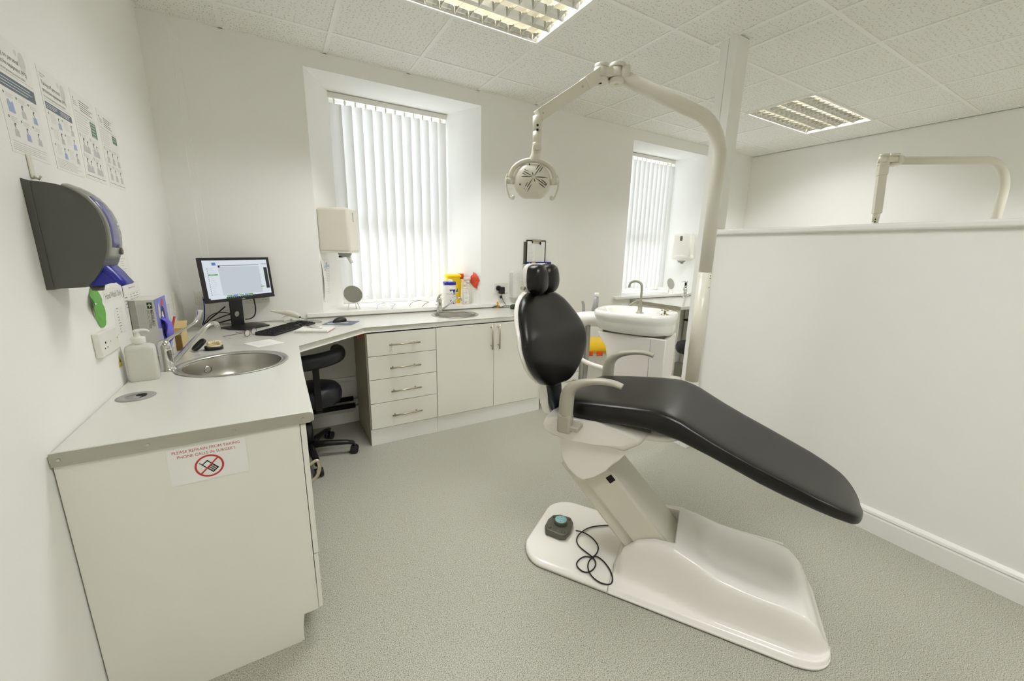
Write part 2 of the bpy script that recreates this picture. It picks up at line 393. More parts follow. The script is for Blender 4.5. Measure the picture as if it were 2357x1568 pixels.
# sills
b = MB('trimwhite')
b.prism([(.33, -.035, .93), (.33, -.035, .957), (.33, 0, .957), (.33, .0, .93)], (1.98, 0, 0), .006)
b.prism([(.454, -.001, .957), (1.832, -.001, .957), (1.655, .40, .957), (1.655, .5, .957), (.655, .5, .957), (.655, .40, .957)], (0, 0, -.02))
struct(b.build('trim_3'))
b = MB('trimwhite')
b.prism([(3.575, -.035, .93), (3.575, -.035, .957), (3.575, 0, .957), (3.575, .0, .93)], (1.62, 0, 0), .006)
b.prism([(3.703, -.001, .957), (5.04, -.001, .957), (4.90, .40, .957), (4.90, .5, .957), (3.90, .5, .957), (3.90, .40, .957)], (0, 0, -.02))
struct(b.build('trim_4'))
# windows
for n, (a0, a1) in enumerate(((.655, 1.655), (3.90, 4.90))):
    b = MB('trimwhite'); z0, z1 = .957, 2.69; y0, y1 = .47, .53; f = .055
    b.box(a0, a1, y0, y1, z0, z0+f, .004); b.box(a0, a1, y0, y1, z1-f, z1, .004); b.box(a0, a0+f, y0+.0015, y1, z0+f-.003, z1-f+.003, .002); b.box(a1-f, a1, y0+.0015, y1, z0+f-.003, z1-f+.003, .002)
    b.box(a0+f, a1-f, y0+.005, y1, 1.62, 1.70, .004)
    wf = struct(b.build('window_%d' % (n+1)))
    g = MB('glass'); g.box(a0+f, a1-f, .498, .502, z0+f, z1-f); g = g.build('pane', wf)
# skirting boards
def skirt(name, p0, p1, nrm):
    p0, p1, nv = Vector(p0), Vector(p1), Vector(nrm)
    prof = [(0, 0), (.016, 0), (.016, .095), (.013, .104), (.017, .110), (.014, .122), (.004, .134), (0, .134)]
    bb = MB('trimwhite'); bb.prism([p0 + nv*a + Vector((0, 0, z)) for a, z in prof], p1-p0); return struct(bb.build(name))
skirt('baseboard_window', (-.39, 0, 0), (6.0, 0, 0), (0, -1, 0))
skirt('baseboard_right', (XR, -.02, 0), (XR, YB, 0), (-1, 0, 0))
skirt('baseboard_left', (XL, -2.02, 0), (XL, YB, 0), (1, 0, 0))
# partition (leans a little), its cap, skirting and the post at its end
pf = lambda z: 2.845 - (2.845-2.787)*z/1.6
b = MB('wall'); y0, y1 = -1.69, YB
b.prism([(pf(0), y0, 0), (pf(1.6), y0, 1.6), (2.885, y0, 1.6), (2.94, y0, 0)], (0, y1-y0, 0)); struct(b.build('wall_partition'))
b = MB('trimwhite'); b.box(2.764, 2.91, y1, -1.70, 1.597, 1.634, .012, 3); struct(b.build('trim_5'))
b = MB('trimwhite')
prof = [(0, 0), (.018, 0), (.018, .095), (.014, .104), (.019, .112), (.016, .124), (.004, .137), (-.006, .137)]
b.prism([(pf(z)-a, -1.70, z) for a, z in prof], (0, y1+1.70, 0)); struct(b.build('baseboard_partition'))
b = MB('trimwhite'); b.box(2.764, 2.892, -1.704, -1.649, 0, H, .002); b.box(2.764, 2.892, -1.646, -1.592, 0, H, .002); b.box(2.770, 2.886, -1.69, -1.60, 0, H); struct(b.build('trim_6'))

# ---------------------------------------------------------------- vertical blinds
def blind(name, label, x0, n, sp, zt, zb, y, ang):
    t = thing(name, label, 'blind', (x0, y, zt))
    W = n*sp
    b = MB('white'); b.box(-.02, W+.01, -.02, .025, -.012, .03, .004); b.box(-.02, -.005, -.024, .03, -.02, .034, .003); b.build('headrail', t)
    for i in range(n):
        b = MB('blind', 'white'); cx = sp*(i+.5); ca = ang if i else -0.05
        pts = []
        for k in range(9):
            u = (k/8-.5)*.108; bow = .006*(1-(2*k/8-1)**2)
            pts.append((cx+u*math.cos(ca)+bow*math.sin(ca), u*math.sin(ca)-bow*math.cos(ca)))
        zt2, zb2 = -.045, zb-zt
        r0 = [b.V((px, py, zt2)) for px, py in pts]; r1 = [b.V((px, py, zb2)) for px, py in pts]
        for k in range(8): b.F([r0[k], r0[k+1], r1[k+1], r1[k]], True)
        b.use('white'); b.box(cx-.007, cx+.007, -.003, .003, -.05, -.012)
        b.build('slat', t, recalc=False)
    b = MB('white')
    for i in range(n-1):
        pts = [(sp*(i+.5)+sp*k/6, -.012, zb-zt+.035-.028*math.sin(PI*k/6)) for k in range(7)]; b.tube(pts, .0012, 5)
    b.build('chain', t)
    return t
blind('vertical_blind', 'white vertical slat blind in the deep window recess above the drawer unit', .655, 12, .0825, 2.655, 1.0, .405, -.42)
blind('vertical_blind', 'white vertical slat blind in the far window recess, beyond the spittoon', 3.93, 12, .0805, 2.655, 1.0, .405, -.42)

# ---------------------------------------------------------------- louvred ceiling lights
def fitting(lx, ly, label, k=1.0):
    t = thing('ceiling_light', label, 'light', (lx+.6, ly+.3, H), 0, 'louvred ceiling lights')
    b = MB('trimwhite')
    for s in (-1, 1): b.box(-.594, .594, s*.294-.012, s*.294+.012, -.006, .02, .002); b.box(s*.588-.012, s*.588+.012, -.2815, .2815, -.0055, .02, .002)
    b.build('frame', t)
    b = MB('reflector'); z1 = .11
    b.poly([(-.58, -.285, z1), (.58, -.285, z1), (.58, .285, z1), (-.58, .285, z1)])
    for s in (-1, 1): b.poly([(-.58, s*.285, z1), (.58, s*.285, z1), (.58, s*.287, 0), (-.58, s*.287, 0)]); b.poly([(s*.58, -.285, z1), (s*.58, .285, z1), (s*.582, .285, 0), (s*.582, -.285, 0)])
    b.build('housing', t, recalc=False)
    b = MB('louvre')
    for j in range(5):           # long V shaped dividers
        y = -.28 + .14*j; w = .026 if 0 < j < 4 else .012
        b.prism([(-.578, y-w, .040), (-.578, y-w*.35, .016), (-.578, y, .0), (-.578, y+w*.35, .016), (-.578, y+w, .040)], (1.156, 0, 0))
    for i in range(13):          # cross blades
        x = -.54 + .09*i
        for j in range(4):
            y0 = -.28+.14*j
            pr = [(x, y0+.02, .036), (x, y0+.005, .003), (x, y0+.035, .008), (x, y0+.07, .011), (x, y0+.105, .008), (x, y0+.135, .003), (x, y0+.12, .036)]
            b.prism([(p[0]-.004 if p[2] > .03 else p[0]-.0012, p[1], p[2]) for p in pr], (.0024, 0, 0))
    b.build('louvre_grid', t)
    for j in range(4):
        y = -.21 + .14*j
        b = MB('tube'); b.cyl((-.57, y, .062), (.57, y, .062), .0085, seg=10); b.build('lamp_tube', t)
        area('tube_light', (lx+.6, ly+.3+y, H+.050), 1.12, .022, TUBE_W*k, TUBE_COL)
    return t
fitting(*LIGHTS[0], 'square-celled silver louvre light cut off by the top edge of the photo')
fitting(*LIGHTS[1], 'silver louvre ceiling light in the far bay, beyond the white post', .85)
fitting(*LIGHTS[2], 'louvred fill light added unseen above and behind the viewer, nearer the left wall', 1.15)  # this and the following fittings are added behind the camera as fill
fitting(*LIGHTS[3], 'louvred fill light added unseen behind the viewer, on the far side of the partition', 1.1)
fitting(*LIGHTS[4], 'louvred fill light added unseen furthest back, by the near wall', 1.2)

# ================================================================ WORKTOPS AND CABINETS
ZW = 0.917
SB = 'white laminate cabinet'
# L-shaped worktop with round holes for bowl, sink and waste hole: built as one prism, holes cut by boolean
outline = [(XL+.002, -2.0), (.225, -2.0), (.222, -.955), (.655, -.545), (2.20, -.585+.04), (2.20, -.004), (XL+.002, -.004)]
b = MB('lamtop')
b.prism([(x, y, ZW-.038) for x, y in outline], (0, 0, .038), .009, 3)
wt = b.build('worktop'); tag(wt, 'white L-shaped worktop running along the left wall and under the window', 'worktop')
cut = MB('lamtop'); 
for cx, cy, a in ((-.052, -1.20, .205), (1.463, -.255, .183)): cut.cyl((cx, cy, ZW-.1), (cx, cy, ZW+.1), a, seg=64)
cut.cyl((-.322, -1.567, ZW-.1), (-.322, -1.567, ZW+.1), .040, seg=32)
cu = cut.build('cutter_tmp')
md = wt.modifiers.new('holes', 'BOOLEAN'); md.object = cu; md.operation = 'DIFFERENCE'; md.solver = 'EXACT'
dg = bpy.context.evaluated_depsgraph_get(); me = bpy.data.meshes.new_from_object(wt.evaluated_get(dg)); wt.modifiers.clear(); wt.data = me
bpy.data.objects.remove(cu)
b = MB('lamedge', 'steel')
b.prism([(XL+.004, -2.0025, ZW-.039), (.212, -2.0025, ZW-.039), (.222, -2.0025, ZW-.030), (.2235, -2.0025, ZW-.012), (.218, -2.0025, ZW-.003), (.208, -2.0025, ZW-.0005), (XL+.004, -2.0025, ZW-.0005)], (0, .003, 0), .0005, 1)
b.use('steel')
for x in (-.385, -.205, .0, .192): b.cyl((x, -2.0026, ZW-.02), (x, -2.0045, ZW-.02), .0045, .0038, 16); b.cyl((x, -2.0046, ZW-.02), (x, -2.0049, ZW-.02), .0015, .0015, 4)
b.build('edge_strip', wt)['label'] = 'screwed aluminium edge strip'
b = MB('inkgrey'); b.prism([(.6545, -.546, ZW+.0002), (.6555, -.546, ZW+.0002), (.4565, -.036, ZW+.0002), (.4555, -.036, ZW+.0002)], (0, 0, .0002)); b.build('joint', wt)

# end cabinet under the near bowl
t = thing('base_cabinet', 'tall plain white cabinet end at the near end of the worktop, with a phone notice', 'cabinet', (0, -1.5, 0))
b = MB('lam'); b.prism([(XL+.004, -.493, .0), (.115, -.493, .0), (.13, -.493, .118), (.180, -.493, .118), (.180, -.493, ZW-.040), (XL+.004, -.493, ZW-.040)], (0, .018, 0), .001, 1)
b.build('side_panel', t)
b = MB('lam'); b.box(XL+.004, .178, .52, .538, .0, ZW-.04); b.box(XL+.004, .16, -.475, .52, .118, .136); b.box(XL+.004, XL+.012, -.475, .52, .136, ZW-.04); b.build('carcass', t)
b = MB('trimwhite'); b.box(.108, .122, -.488, .538, 0, .117); b.build('plinth', t)
for y0, y1, hy in ((-.492, .02, .0), (.025, .537, .05)):
    b = MB('lam'); b.box(.182, .199, y0, y1, .36, ZW-.046, .001, 1) if y0 < 0 else b.box(.182, .199, y0, y1, .122, ZW-.046, .001, 1)
    d_ = b.build('door', t)
    if y0 > 0: continue
    b = MB('nickel'); b.tube([(.20, -.46, .700), (.226, -.462, .716), (.232, -.462, .690), (.222, -.462, .650), (.20, -.46, .632)], .006, 8, smooth=2); b.build('handle', d_)
b = MB('lam'); b.box(.182, .196, -.492, .02, .122, .355, .001, 1); b.build('door', t)
b = MB('white'); b.cyl((-.375, -.4932, .855), (-.375, -.4945, .855), .009, .009, 20); b.build('screw_cap', t)

# drawer unit + double door unit
b_y0, b_yf = -.018, -.53
t = thing('drawer_unit', 'white unit of four drawers with bar handles next to the knee space', 'cabinet', (.93, 0, 0))
b = MB('carcass'); b.box(-.270, -.252, b_yf, b_y0, 0, ZW-.04); b.box(.237, .248, b_yf, b_y0, .13, ZW-.04); b.box(-.25, .245, b_yf, b_y0, .13, .146); b.build('carcass', t)
b = MB('trimwhite'); b.box(-.268, .252, -.535, -.520, 0, .128); b.build('plinth', t)
zs = [.136, .338, .522, .700, .872]
for z0, z1 in zip(zs, zs[1:]):
    b = MB('lam'); b.box(-.262, .249, -.549, -.531, z0, z1-.004, .001, 1); dr = b.build('drawer', t)
    b = MB('nickel'); zc = (z0+z1)/2-.005; b.cyl((-.115, -.583, zc), (.115, -.583, zc), .006, seg=12)
    for x in (-.09, .075): b.cyl((x, -.549, zc), (x, -.583, zc), .005, seg=10)
    b.build('handle', dr)
t = thing('door_unit', 'white double-door cabinet under the small round sink', 'cabinet', (1.67, 0, 0))
b = MB('lam'); b.box(-.488, -.475, b_yf, b_y0, .13, ZW-.04); b.box(.478, .492, b_yf, b_y0, .0, ZW-.04); b.box(-.475, .478, b_yf, b_y0, .13, .146); b.build('carcass', t)
b = MB('trimwhite'); b.box(-.486, .515, -.535, -.520, 0, .128); b.build('plinth', t)
for x0, x1, hx in ((-.486, .018, -.010), (.022, .488, .058)):
    b = MB('lam'); b.box(x0, x1, -.549, -.531, .136, .872, .001, 1); dr = b.build('door', t)
    b = MB('nickel'); b.cyl((hx, -.583, .655), (hx, -.583, .865), .006, seg=12)
    for z in (.685, .84): b.cyl((hx, -.549, z), (hx, -.583, z), .005, seg=10)
    b.build('handle', dr)
# mobile pedestal
t = thing('mobile_pedestal', 'white mobile drawer pedestal on castors, half hidden behind the dental chair', 'cabinet', (2.465, -.24, 0))
b = MB('lam'); b.box(-.25, .25, -.20, .19, .075, .76, .003); b.build('body', t)
for z0, z1 in ((.085, .28), (.285, .53), (.535, .75)):
    b = MB('lam'); b.box(-.25, .25, -.218, -.201, z0, z1, .001, 1); dr = b.build('drawer', t)
    b = MB('nickel'); b.cyl((.07, -.24, z1-.075), (.2, -.24, z1-.075), .005, seg=10); b.cyl((.09, -.218, z1-.075), (.09, -.24, z1-.075), .004, seg=8); b.cyl((.18, -.218, z1-.075), (.18, -.24, z1-.075), .004, seg=8); b.build('handle', dr)
for x in (-.2, .2):
    for y in (-.15, .14):
        b = MB('black'); b.cyl((x-.018, y, .026), (x+.018, y, .026), .026, seg=18); b.box(x-.012, x+.012, y-.012, y+.012, .03, .076); b.build('castor', t)

# pipes and trunking under the desk
b = MB('blackmat'); b.tube([(-.36, -.05, .226), (.618, -.05, .226)], .02, 14); o = b.build('heating_pipe'); tag(o, 'upper black lagged heating pipe along the wall under the desk', 'pipe', 'lagged pipes under the desk')
c = MB('steel'); c.cyl((.618, -.05, .226), (.655, -.05, .226), .0085, seg=12); c.build('bare_end', o)
b = MB('blackmat'); b.tube([(-.36, -.085, .176), (.625, -.085, .176)], .022, 14); o = b.build('heating_pipe'); tag(o, 'lower black lagged heating pipe just above the skirting under the desk', 'pipe', 'lagged pipes under the desk')
c = MB('steel'); c.cyl((.625, -.085, .176), (.655, -.085, .176), .0085, seg=12); c.build('bare_end', o)
b = MB('trimwhite'); b.box(-.38, .655, -.028, -.001, .375, .408, .004); struct(b.build('trim_7'))
b = MB('wood'); b.box(.60, .655, -.545, -.52, ZW-.075, ZW-.04, .004); o = b.build('corner_block'); tag(o, 'small brown wooden corner block under the worktop bend', 'block')

# ================================================================ SINKS AND TAPS
def sink(cx, cy, R, label, dep=.14):
    t = thing('round_sink', label, 'sink', (cx, cy, ZW))
    b = MB('steel'); b.lathe([(R*.86, -.0015), (R*.99, .0005), (R, .0035), (R*.985, .005), (R*.95, .005), (R*.90, .001), (R*.885, -.01), (R*.86, -.06), (R*.80, -dep+.02), (R*.70, -dep+.004), (R*.45, -dep), (.022, -dep-.004), (.020, -dep-.012), (.0001, -dep-.012)], 72, cap=False)
    b.build('bowl', t, recalc=True)
    b = MB('chrome'); b.lathe([(.026, -dep-.001), (.026, -dep+.003), (.018, -dep+.003), (.0001, -dep+.001)], 28, cap=False); b.build('drain', t)
    b = MB('chrome'); T = TR(-R*.55, R*.655, -.055) @ Matrix.Rotation(math.atan2(.655, -.55), 4, 'Z') @ Matrix.Rotation(-PI/2+.15, 4, 'Y')
    b.lathe([(.017, -.003), (.017, .002), (.010, .003), (.0001, .002)], 24, T, cap=False); b.build('overflow', t)
    return t
sink(-.052, -1.20, .226, 'large round stainless hand basin set in the worktop by the left wall')
sink(1.463, -.255, .202, 'small round stainless sink under the window')
def tap(name, label, loc, rz, elbow, S=1.0, reach=.2, rise=.13, lever=.19):
    t = thing(name, label, 'tap', loc, rz)
    b = MB('chrome'); b.lathe([(.030*S, 0), (.030*S, .004), (.0275*S, .008), (.0235*S, .018), (.0225*S, .085*S), (.0235*S, .088*S), (.0235*S, .094*S), (.024*S, .112*S), (.018*S, .130*S), (.008*S, .138*S), (.0001, .1385*S)], 36, cap=False)
    b.build('body', t)
    b = MB('chrome'); b.tube([(.015, 0, .022*S), (.03, 0, .028*S), (reach*.72, 0, rise*.88), (reach*.84, 0, rise), (reach*.95, 0, rise), (reach, 0, rise-.010), (reach+.001, 0, rise-.024)], 0, 14, up=(0, 1, 0), smooth=2, ab=[(.009, .012), (.009, .012), (.008, .012), (.009, .012), (.010, .013), (.0115, .0115), (.0115, .0115)])
    b.build('spout', t)
    if lever:
        b = MB('chrome'); 
        if elbow: b.tube([(0, 0, .125*S), (.04, .004, .142*S), (lever*.78, .03, .125*S+lever*.20), (lever*.92, .035, .125*S+lever*.28), (lever, .035, .125*S+lever*.44)], 0, 12, up=(0, 1, 0), smooth=2, ab=[(.008, .012), (.006, .008), (.0045, .006), (.006, .012), (.003, .017)])
        else: b.tube([(-.018, 0, .09*S), (-.012, 0, .13*S), (.004, 0, .158*S), (.020, 0, .168*S)], 0, 12, up=(0, 1, 0), smooth=2, ab=[(.012, .014), (.014, .016), (.012, .016), (.003, .012)])
        b.build('lever', t)
    b = MB('redpl'); b.cyl((.0232*S, 0, .104*S), (.0245*S, 0, .104*S), .003, seg=10); b.build('marker', t)
    return t
tap('mixer_tap', 'chrome elbow-lever mixer tap with long spout over the near basin', (-.292, -1.215, ZW), .95, True, 1.0, .29, .165, .245)
tap('mixer_tap', 'chrome single-lever mixer tap standing behind the small sink under the window', (1.395, -.055, ZW), -.42, False, .95, .19, .125, .1)

# ================================================================ DENTAL CHAIR
AX = Vector((.547, -.837, 0)).normalized(); TH = math.atan2(AX.y, AX.x); NX = Vector((-AX.y, AX.x, 0)); OO = AX*2.9 + NX*.02
def CH(s, t, z): return OO + AX*s + NX*t + Vector((0, 0, z))
chair = thing('dental_chair', 'black vinyl dental treatment chair on a white pedestal base in the middle of the room', 'dental chair', OO, TH)
# --- base: thin front plate and moulded cover as one height field each
def sm(a, b_, x):
    t = max(0, min(1, (x-a)/(b_-a))); return t*t*(3-2*t)
def base_half(s):      # outline half width with rounded ends
    if s < -.50: u = (-.50-s)/.135; return .265 - .16*(1-math.sqrt(max(0, 1-min(1, u)**2)))
    if s > .50: u = (s-.50)/.125; return .262 - .12*(1-math.sqrt(max(0, 1-min(1, u)**2)))
    return .265
def hfield(b, s0, s1, ns, nt, hf, z0, slist=None, tl=None):
    """closed solid: rounded lip all round, top given by hf(s, t)"""
    rows = []; slist = slist or [s0+(s1-s0)*i/ns for i in range(ns+1)]; ns = len(slist)-1
    tl = tl or [math.copysign(abs(-1+2*j/nt)**.85, -1+2*j/nt) for j in range(nt+1)]; nt = len(tl)-1
    for i in range(ns+1):
        s = slist[i]; hw = base_half(s); row = []
        for j in range(nt+1):
            tt = tl[j]*hw
            row.append((s, tt, hf(s, tt, hw)))
        rows.append(row)
    G = [[b.V(p) for p in r] for r in rows]
    for i in range(ns):
        for j in range(nt): b.F([G[i][j], G[i+1][j], G[i+1][j+1], G[i][j+1]], True)
    ring = [G[i][0] for i in range(ns+1)] + [G[ns][j] for j in range(1, nt+1)] + [G[i][nt] for i in range(ns-1, -1, -1)] + [G[0][j] for j in range(nt-1, 0, -1)]
    low = [b.bm.verts.new((v.co.x, v.co.y, z0)) for v in ring]; n = len(ring)
    for i in range(n): b.F([ring[i], ring[(i+1) % n], low[(i+1) % n], low[i]], True)
    b.F(low[::-1])
def front_h(s, t, hw):
    d = min(hw-abs(t), s+.635); return .030 - .012*(1-sm(0, .014, d)) + .004*sm(.0, .16, s+.42)*0
b = MB('shell'); hfield(b, -.632, -.190, 40, 30, front_h, .006); b.use('blackmat'); b.prism([(p[0]*.985, p[1]*.985, .0) for p in [(-.62, -.09, 0), (-.56, -.215, 0), (-.5, -.255, 0), (-.19, -.258, 0), (-.19, .258, 0), (-.5, .255, 0), (-.56, .215, 0), (-.62, .09, 0)]], (0, 0, .007))
b.build('front_plate', chair)
RW = [(-.19, .125, .055), (-.155, .150, .150), (-.10, .158, .212), (-.03, .163, .244), (.05, .172, .252), (.14, .188, .228), (.23, .202, .198), (.34, .208, .186), (.46, .208, .180), (.52, .205, .168), (.565, .19, .128), (.60, .17, .062), (.625, .15, .03)]
def cover_h(s, t, hw):
    rw, rz = interp(RW, s); a = abs(t)
    lip = .034 - .020*(1-sm(0, .016, min(hw-a, .628-s)))
    side = 1-sm(rw-.012, min(rw+.034, hw-.03), a)
    if s < .0525 and a < .1225: return .045
    dish = .045*sm(.04, .22, s)*(1-sm(.42, .58, s))*(1-sm(0, rw*.85, a))
    side = side*side*(3-2*side)*.5+side*.5
    return lip + (max(rz, lip)-lip)*side - dish*(1 if a < rw else 0)
b = MB('shell'); 
sl = sorted([-.188+.24*i/28 for i in range(28)] + [.052, .0535] + [.06+.565*i/62 for i in range(63)])
th_ = [0, .03, .06, .09, .12, .122, .1235, .128, .134, .14, .146, .152, .158, .164, .17, .176, .182, .188, .194, .2, .206, .212, .218, .224, .23, .236, .242, .248, .254, .259, .263, .265]
hfield(b, -.188, .625, 0, 0, cover_h, .006, sl, [-x/.265 for x in th_[:0:-1]] + [x/.265 for x in th_])
b.use('blackmat'); b.prism([(-.188, -.258, .0), (.50, -.255, .0), (.58, -.22, .0), (.615, -.12, 0), (.615, .12, 0), (.58, .22, .0), (.50, .255, .0), (-.188, .258, .0)], (0, 0, .007))
b.use('blackmat'); b.prism([(-.12, -.121, .046), (.051, -.121, .046), (.051, .121, .046), (-.12, .121, .046)], (0, 0, .004))
b.build('base_cover', chair)
b = MB('shell'); b.box(.275, .500, .206, .220, .150, .176, .004); b.build('pedal_strip', chair)
# --- parallel lifting arm
b = MB('colarm')
P0, P1 = (-.40, .386), (-.100, .074); Q0, Q1 = (-.27, .532), (.055, .205)
def armprism(b, t0, t1, f0, f1, ex=.12, bev=.012):
    l = lambda a, c, f: (a[0]*(1-f)+c[0]*f, a[1]*(1-f)+c[1]*f)
    d = Vector((Q1[0]-Q0[0], Q1[1]-Q0[1])).normalized()
    p0, q0, p1, q1 = l(P0, Q0, f0), l(P0, Q0, f1), l(P1, Q1, f0), l(P1, Q1, f1)
    p0 = (p0[0]-d[0]*ex, p0[1]-d[1]*ex); q0 = (q0[0]-d[0]*ex, q0[1]-d[1]*ex)
    b.prism([(p0[0], t0, p0[1]), (p1[0], t0, p1[1]), (q1[0], t0, q1[1]), (q0[0], t0, q0[1])], (0, t1-t0, 0), bev)
armprism(b, -.105, .105, 0.0, .45); armprism(b, -.118, .118, .30, 1.0); 
b.build('lifting_arm', chair)
b = MB('blackmat'); b.prism([(-.262, -.1185, .468), (-.240, -.1185, .492), (-.218, -.1185, .470), (-.240, -.1185, .446)], (0, -.0015, 0)); b.build('arm_slot', chair)
# --- carriage under the seat
b = MB('shell')
def shell_loft(b, secs, p=.55, n=40):
    b.loft([[(x, y, z) for x, y, z in ell(c, 0, a, h, z, n, p)] for c, a, h, z in secs])
low = [(-.455, .545), (-.462, .66), (-.485, .72), (-.13, .75), (-.125, .735), (-.150, .690), (-.178, .640), (-.208, .590), (-.25, .545), (-.30, .500), (-.345, .464), (-.375, .470), (-.42, .502)]
b.prism([(s, -.19, z) for s, z in low], (0, .38, 0), .03, 4)
up = [(-.535, .735), (-.55, .705), (-.54, .675), (-.50, .655), (-.43, .660), (-.30, .665), (-.18, .655), (-.12, .70), (-.085, .755), (-.30, .768), (-.46, .752)]
b.prism([(s, -.213, z) for s, z in up], (0, .426, 0), .03, 4)
b.build('seat_carriage', chair)
b = MB('shell'); b.box(-.30, -.10, .10, .25, .60, .655, .02); b.build('side_bracket', chair)
b = MB('arm'); b.cyl((-.16, .15, .60), (-.16, .15, .565), .012, seg=14); b.build('release_knob', chair)
# --- seat cushion (turned slightly on the base)
YAW = Matrix.Rotation(-.11, 4, 'Z')
TOPZ = [(-.51, .772), (-.48, .808), (-.42, .832), (-.26, .857), (-.12, .874), (-.05, .881), (0, .875), (.05, .859), (.1, .835), (.2, .789), (.3, .753), (.4, .717), (.5, .680), (.57, .652), (.61, .633), (.645, .612), (.657, .596)]
BOTZ = [(-.51, .745), (-.48, .738), (-.42, .738), (-.29, .752), (-.16, .774), (-.08, .781), (0, .773), (.05, .764), (.095, .751), (.2, .719), (.3, .680), (.4, .647), (.5, .620), (.57, .598), (.61, .584), (.645, .573), (.657, .580)]
HW = [(-.51, .11), (-.48, .185), (-.44, .225), (-.35, .248), (-.1, .258), (0, .257), (.1, .250), (.3, .234), (.4, .220), (.5, .205), (.55, .186), (.59, .156), (.62, .120), (.645, .075), (.657, .03)]
b = MB('vinyl'); rings = []
st = [-.51, -.495, -.48, -.455, -.42, -.36, -.29, -.2, -.12, -.07, -.035, -.01, .015, .05, .1, .16, .24, .32, .40, .45, .49, .52, .545] + [.57+.070*math.sin(PI/2*k/9) for k in range(1, 10)]
for s in st:
    zt, = interp(TOPZ, s); zb, = interp(BOTZ, s); hw, = interp(HW, s); ring = []; n = 72
    if s > .57:
        ca = math.sqrt(max(0, 1-((s-.57)/.0703)**2)); hw = interp(HW, .57)[0]*max(.06, ca**.9); zm, hz = (zt+zb)/2-.004*(1-ca), (zt-zb)/2*max(.2, ca**.45); zt, zb = zm+hz, zm-hz
    for i in range(n):
        a = 2*PI*i/n; c, q = math.cos(a), math.sin(a)
        t = hw*math.copysign(abs(c)**.22, c); f = math.copysign(abs(q)**.28, q)
        if q < 0: t *= 1-.07*(-f)
        else: t *= 1-.03*f
        z = (zt+zb)/2 + (zt-zb)/2*f
        if q > .3: z -= .006*(1-(t/hw)**2)      # slight dish along the middle
        ring.append((s, t, z))
    rings.append(ring)
b.loft(rings); b.build('seat_cushion', chair, T=YAW)
b = MB('shell'); b.loft([[(s, y, z) for s, y, z in ell(-.22, 0, .27, .215, z, 40, .6)] for z in (.728, .752)]); b.build('seat_pan', chair, T=YAW)
# --- backrest with white shell
BT = TR(-.60, -.005, 0, rz=-.20)
BW = [(.838, .045), (.850, .095), (.87, .138), (.91, .192), (.96, .236), (1.01, .262), (1.06, .268), (1.11, .256), (1.16, .234), (1.20, .207), (1.235, .172), (1.258, .134), (1.273, .09), (1.280, .04)]
BS = [(.84, .030), (.90, .034), (1.0, .032), (1.1, .006), (1.2, -.052), (1.29, -.098)]
def pad(b, W, S, zs, thick, off=0.0, grow=0.0, wing=.02, n=36, dish=0.0):
    rings = []
    for z in zs:
        hw = interp(W, z)[0]+grow; s0 = interp(S, z)[0]+off; ring = []; th = thick*min(1, (hw/.10)**.6)
        for i in range(n):
            a = 2*PI*i/n; c, q = math.cos(a), math.sin(a)
            t = hw*math.copysign(abs(c)**.55, c); d = th*math.copysign(abs(q)**.85, q)
            u = t/max(hw, 1e-4)
            ring.append((s0 + d + wing*(u*u) - dish*(1-u*u)*(1 if q > 0 else 0), t, z))
        rings.append(ring)
    b.loft(rings)
zs = [p[0] for p in BW]; zz = []
for a, c in zip(zs, zs[1:]): zz += [a, (a+c)/2]
zz.append(zs[-1])
b = MB('vinyl'); pad(b, BW, BS, zz, .046, .0, 0, .022, dish=.0); back = b.build('backrest', chair, T=BT, sub=1)
b = MB('shell'); pad(b, BW, BS, zz, .022, -.026, .007, .022); b.build('back_shell', back)
# lumbar link and its white rear fairing
b = MB('vinyl2'); b.loft([[(x, y, z) for x, y, z in ell(c, -.01, .020, h, z, 20, .7)] for c, h, z in ((-.575, .10, .885), (-.572, .078, .855), (-.562, .064, .81), (-.560, .068, .77), (-.54, .085, .735), (-.51, .10, .70))]); b.build('lumbar_link', chair)
b = MB('shell'); b.prism([(-.60, -.06, .90), (-.625, -.06, .87), (-.632, -.06, .80), (-.622, -.06, .74), (-.60, -.06, .69), (-.55, -.06, .68), (-.575, -.06, .74), (-.59, -.06, .80), (-.588, -.06, .86)], (0, .10, 0), .008); b.build('rear_fairing', chair)
# --- headrest: two lobes with a seam, white shell
HT = TR(-.652, -.018, 0, rz=-.12)
hd = []
for i, (t0, hw) in enumerate(((-.064, .058), (.052, .060))):
    b = MB('vinyl'); W = [(1.272, hw*.25), (1.277, hw*.50), (1.287, hw*.74), (1.302, hw*.92), (1.325, hw), (1.365, hw*.98), (1.385, hw*.88), (1.397, hw*.70), (1.404, hw*.45), (1.407, hw*.2)]
    S = [(1.25, .005), (1.33, .006), (1.42, -.004)]; z_ = [w_[0] for w_ in W]
    rings = []
    for z in z_:
        h_ = interp(W, z)[0]; s0 = interp(S, z)[0]; 
        rings.append([(x, y, z) for x, y, z in ell(s0 + (.012 if i == 0 else .008), t0, .045*min(1, (h_/hw)**.7), h_*1.0, z, 28, .8)])
    b.loft(rings); o = b.build('headrest_pad', chair, T=HT, sub=1); hd.append(o)
b = MB('shell'); b.loft([[(x, y, z) for x, y, z in ell(-.026, -.004, a, h, z, 28, .6)] for a, h, z in ((.006, .06, 1.272), (.016, .106, 1.285), (.020, .113, 1.31), (.020, .115, 1.37), (.016, .104, 1.395), (.006, .08, 1.408))]); hs = b.build('headrest_shell', chair, T=HT)
b = MB('nickel'); b.cyl((-.026, -.126, 1.300), (-.026, -.112, 1.300), .010, seg=18); b.build('adjuster_knob', hs)
b = MB('steel'); b.box(-.035, -.022, -.03, .03, 1.20, 1.30, .003); b.build('headrest_stem', chair, T=HT)
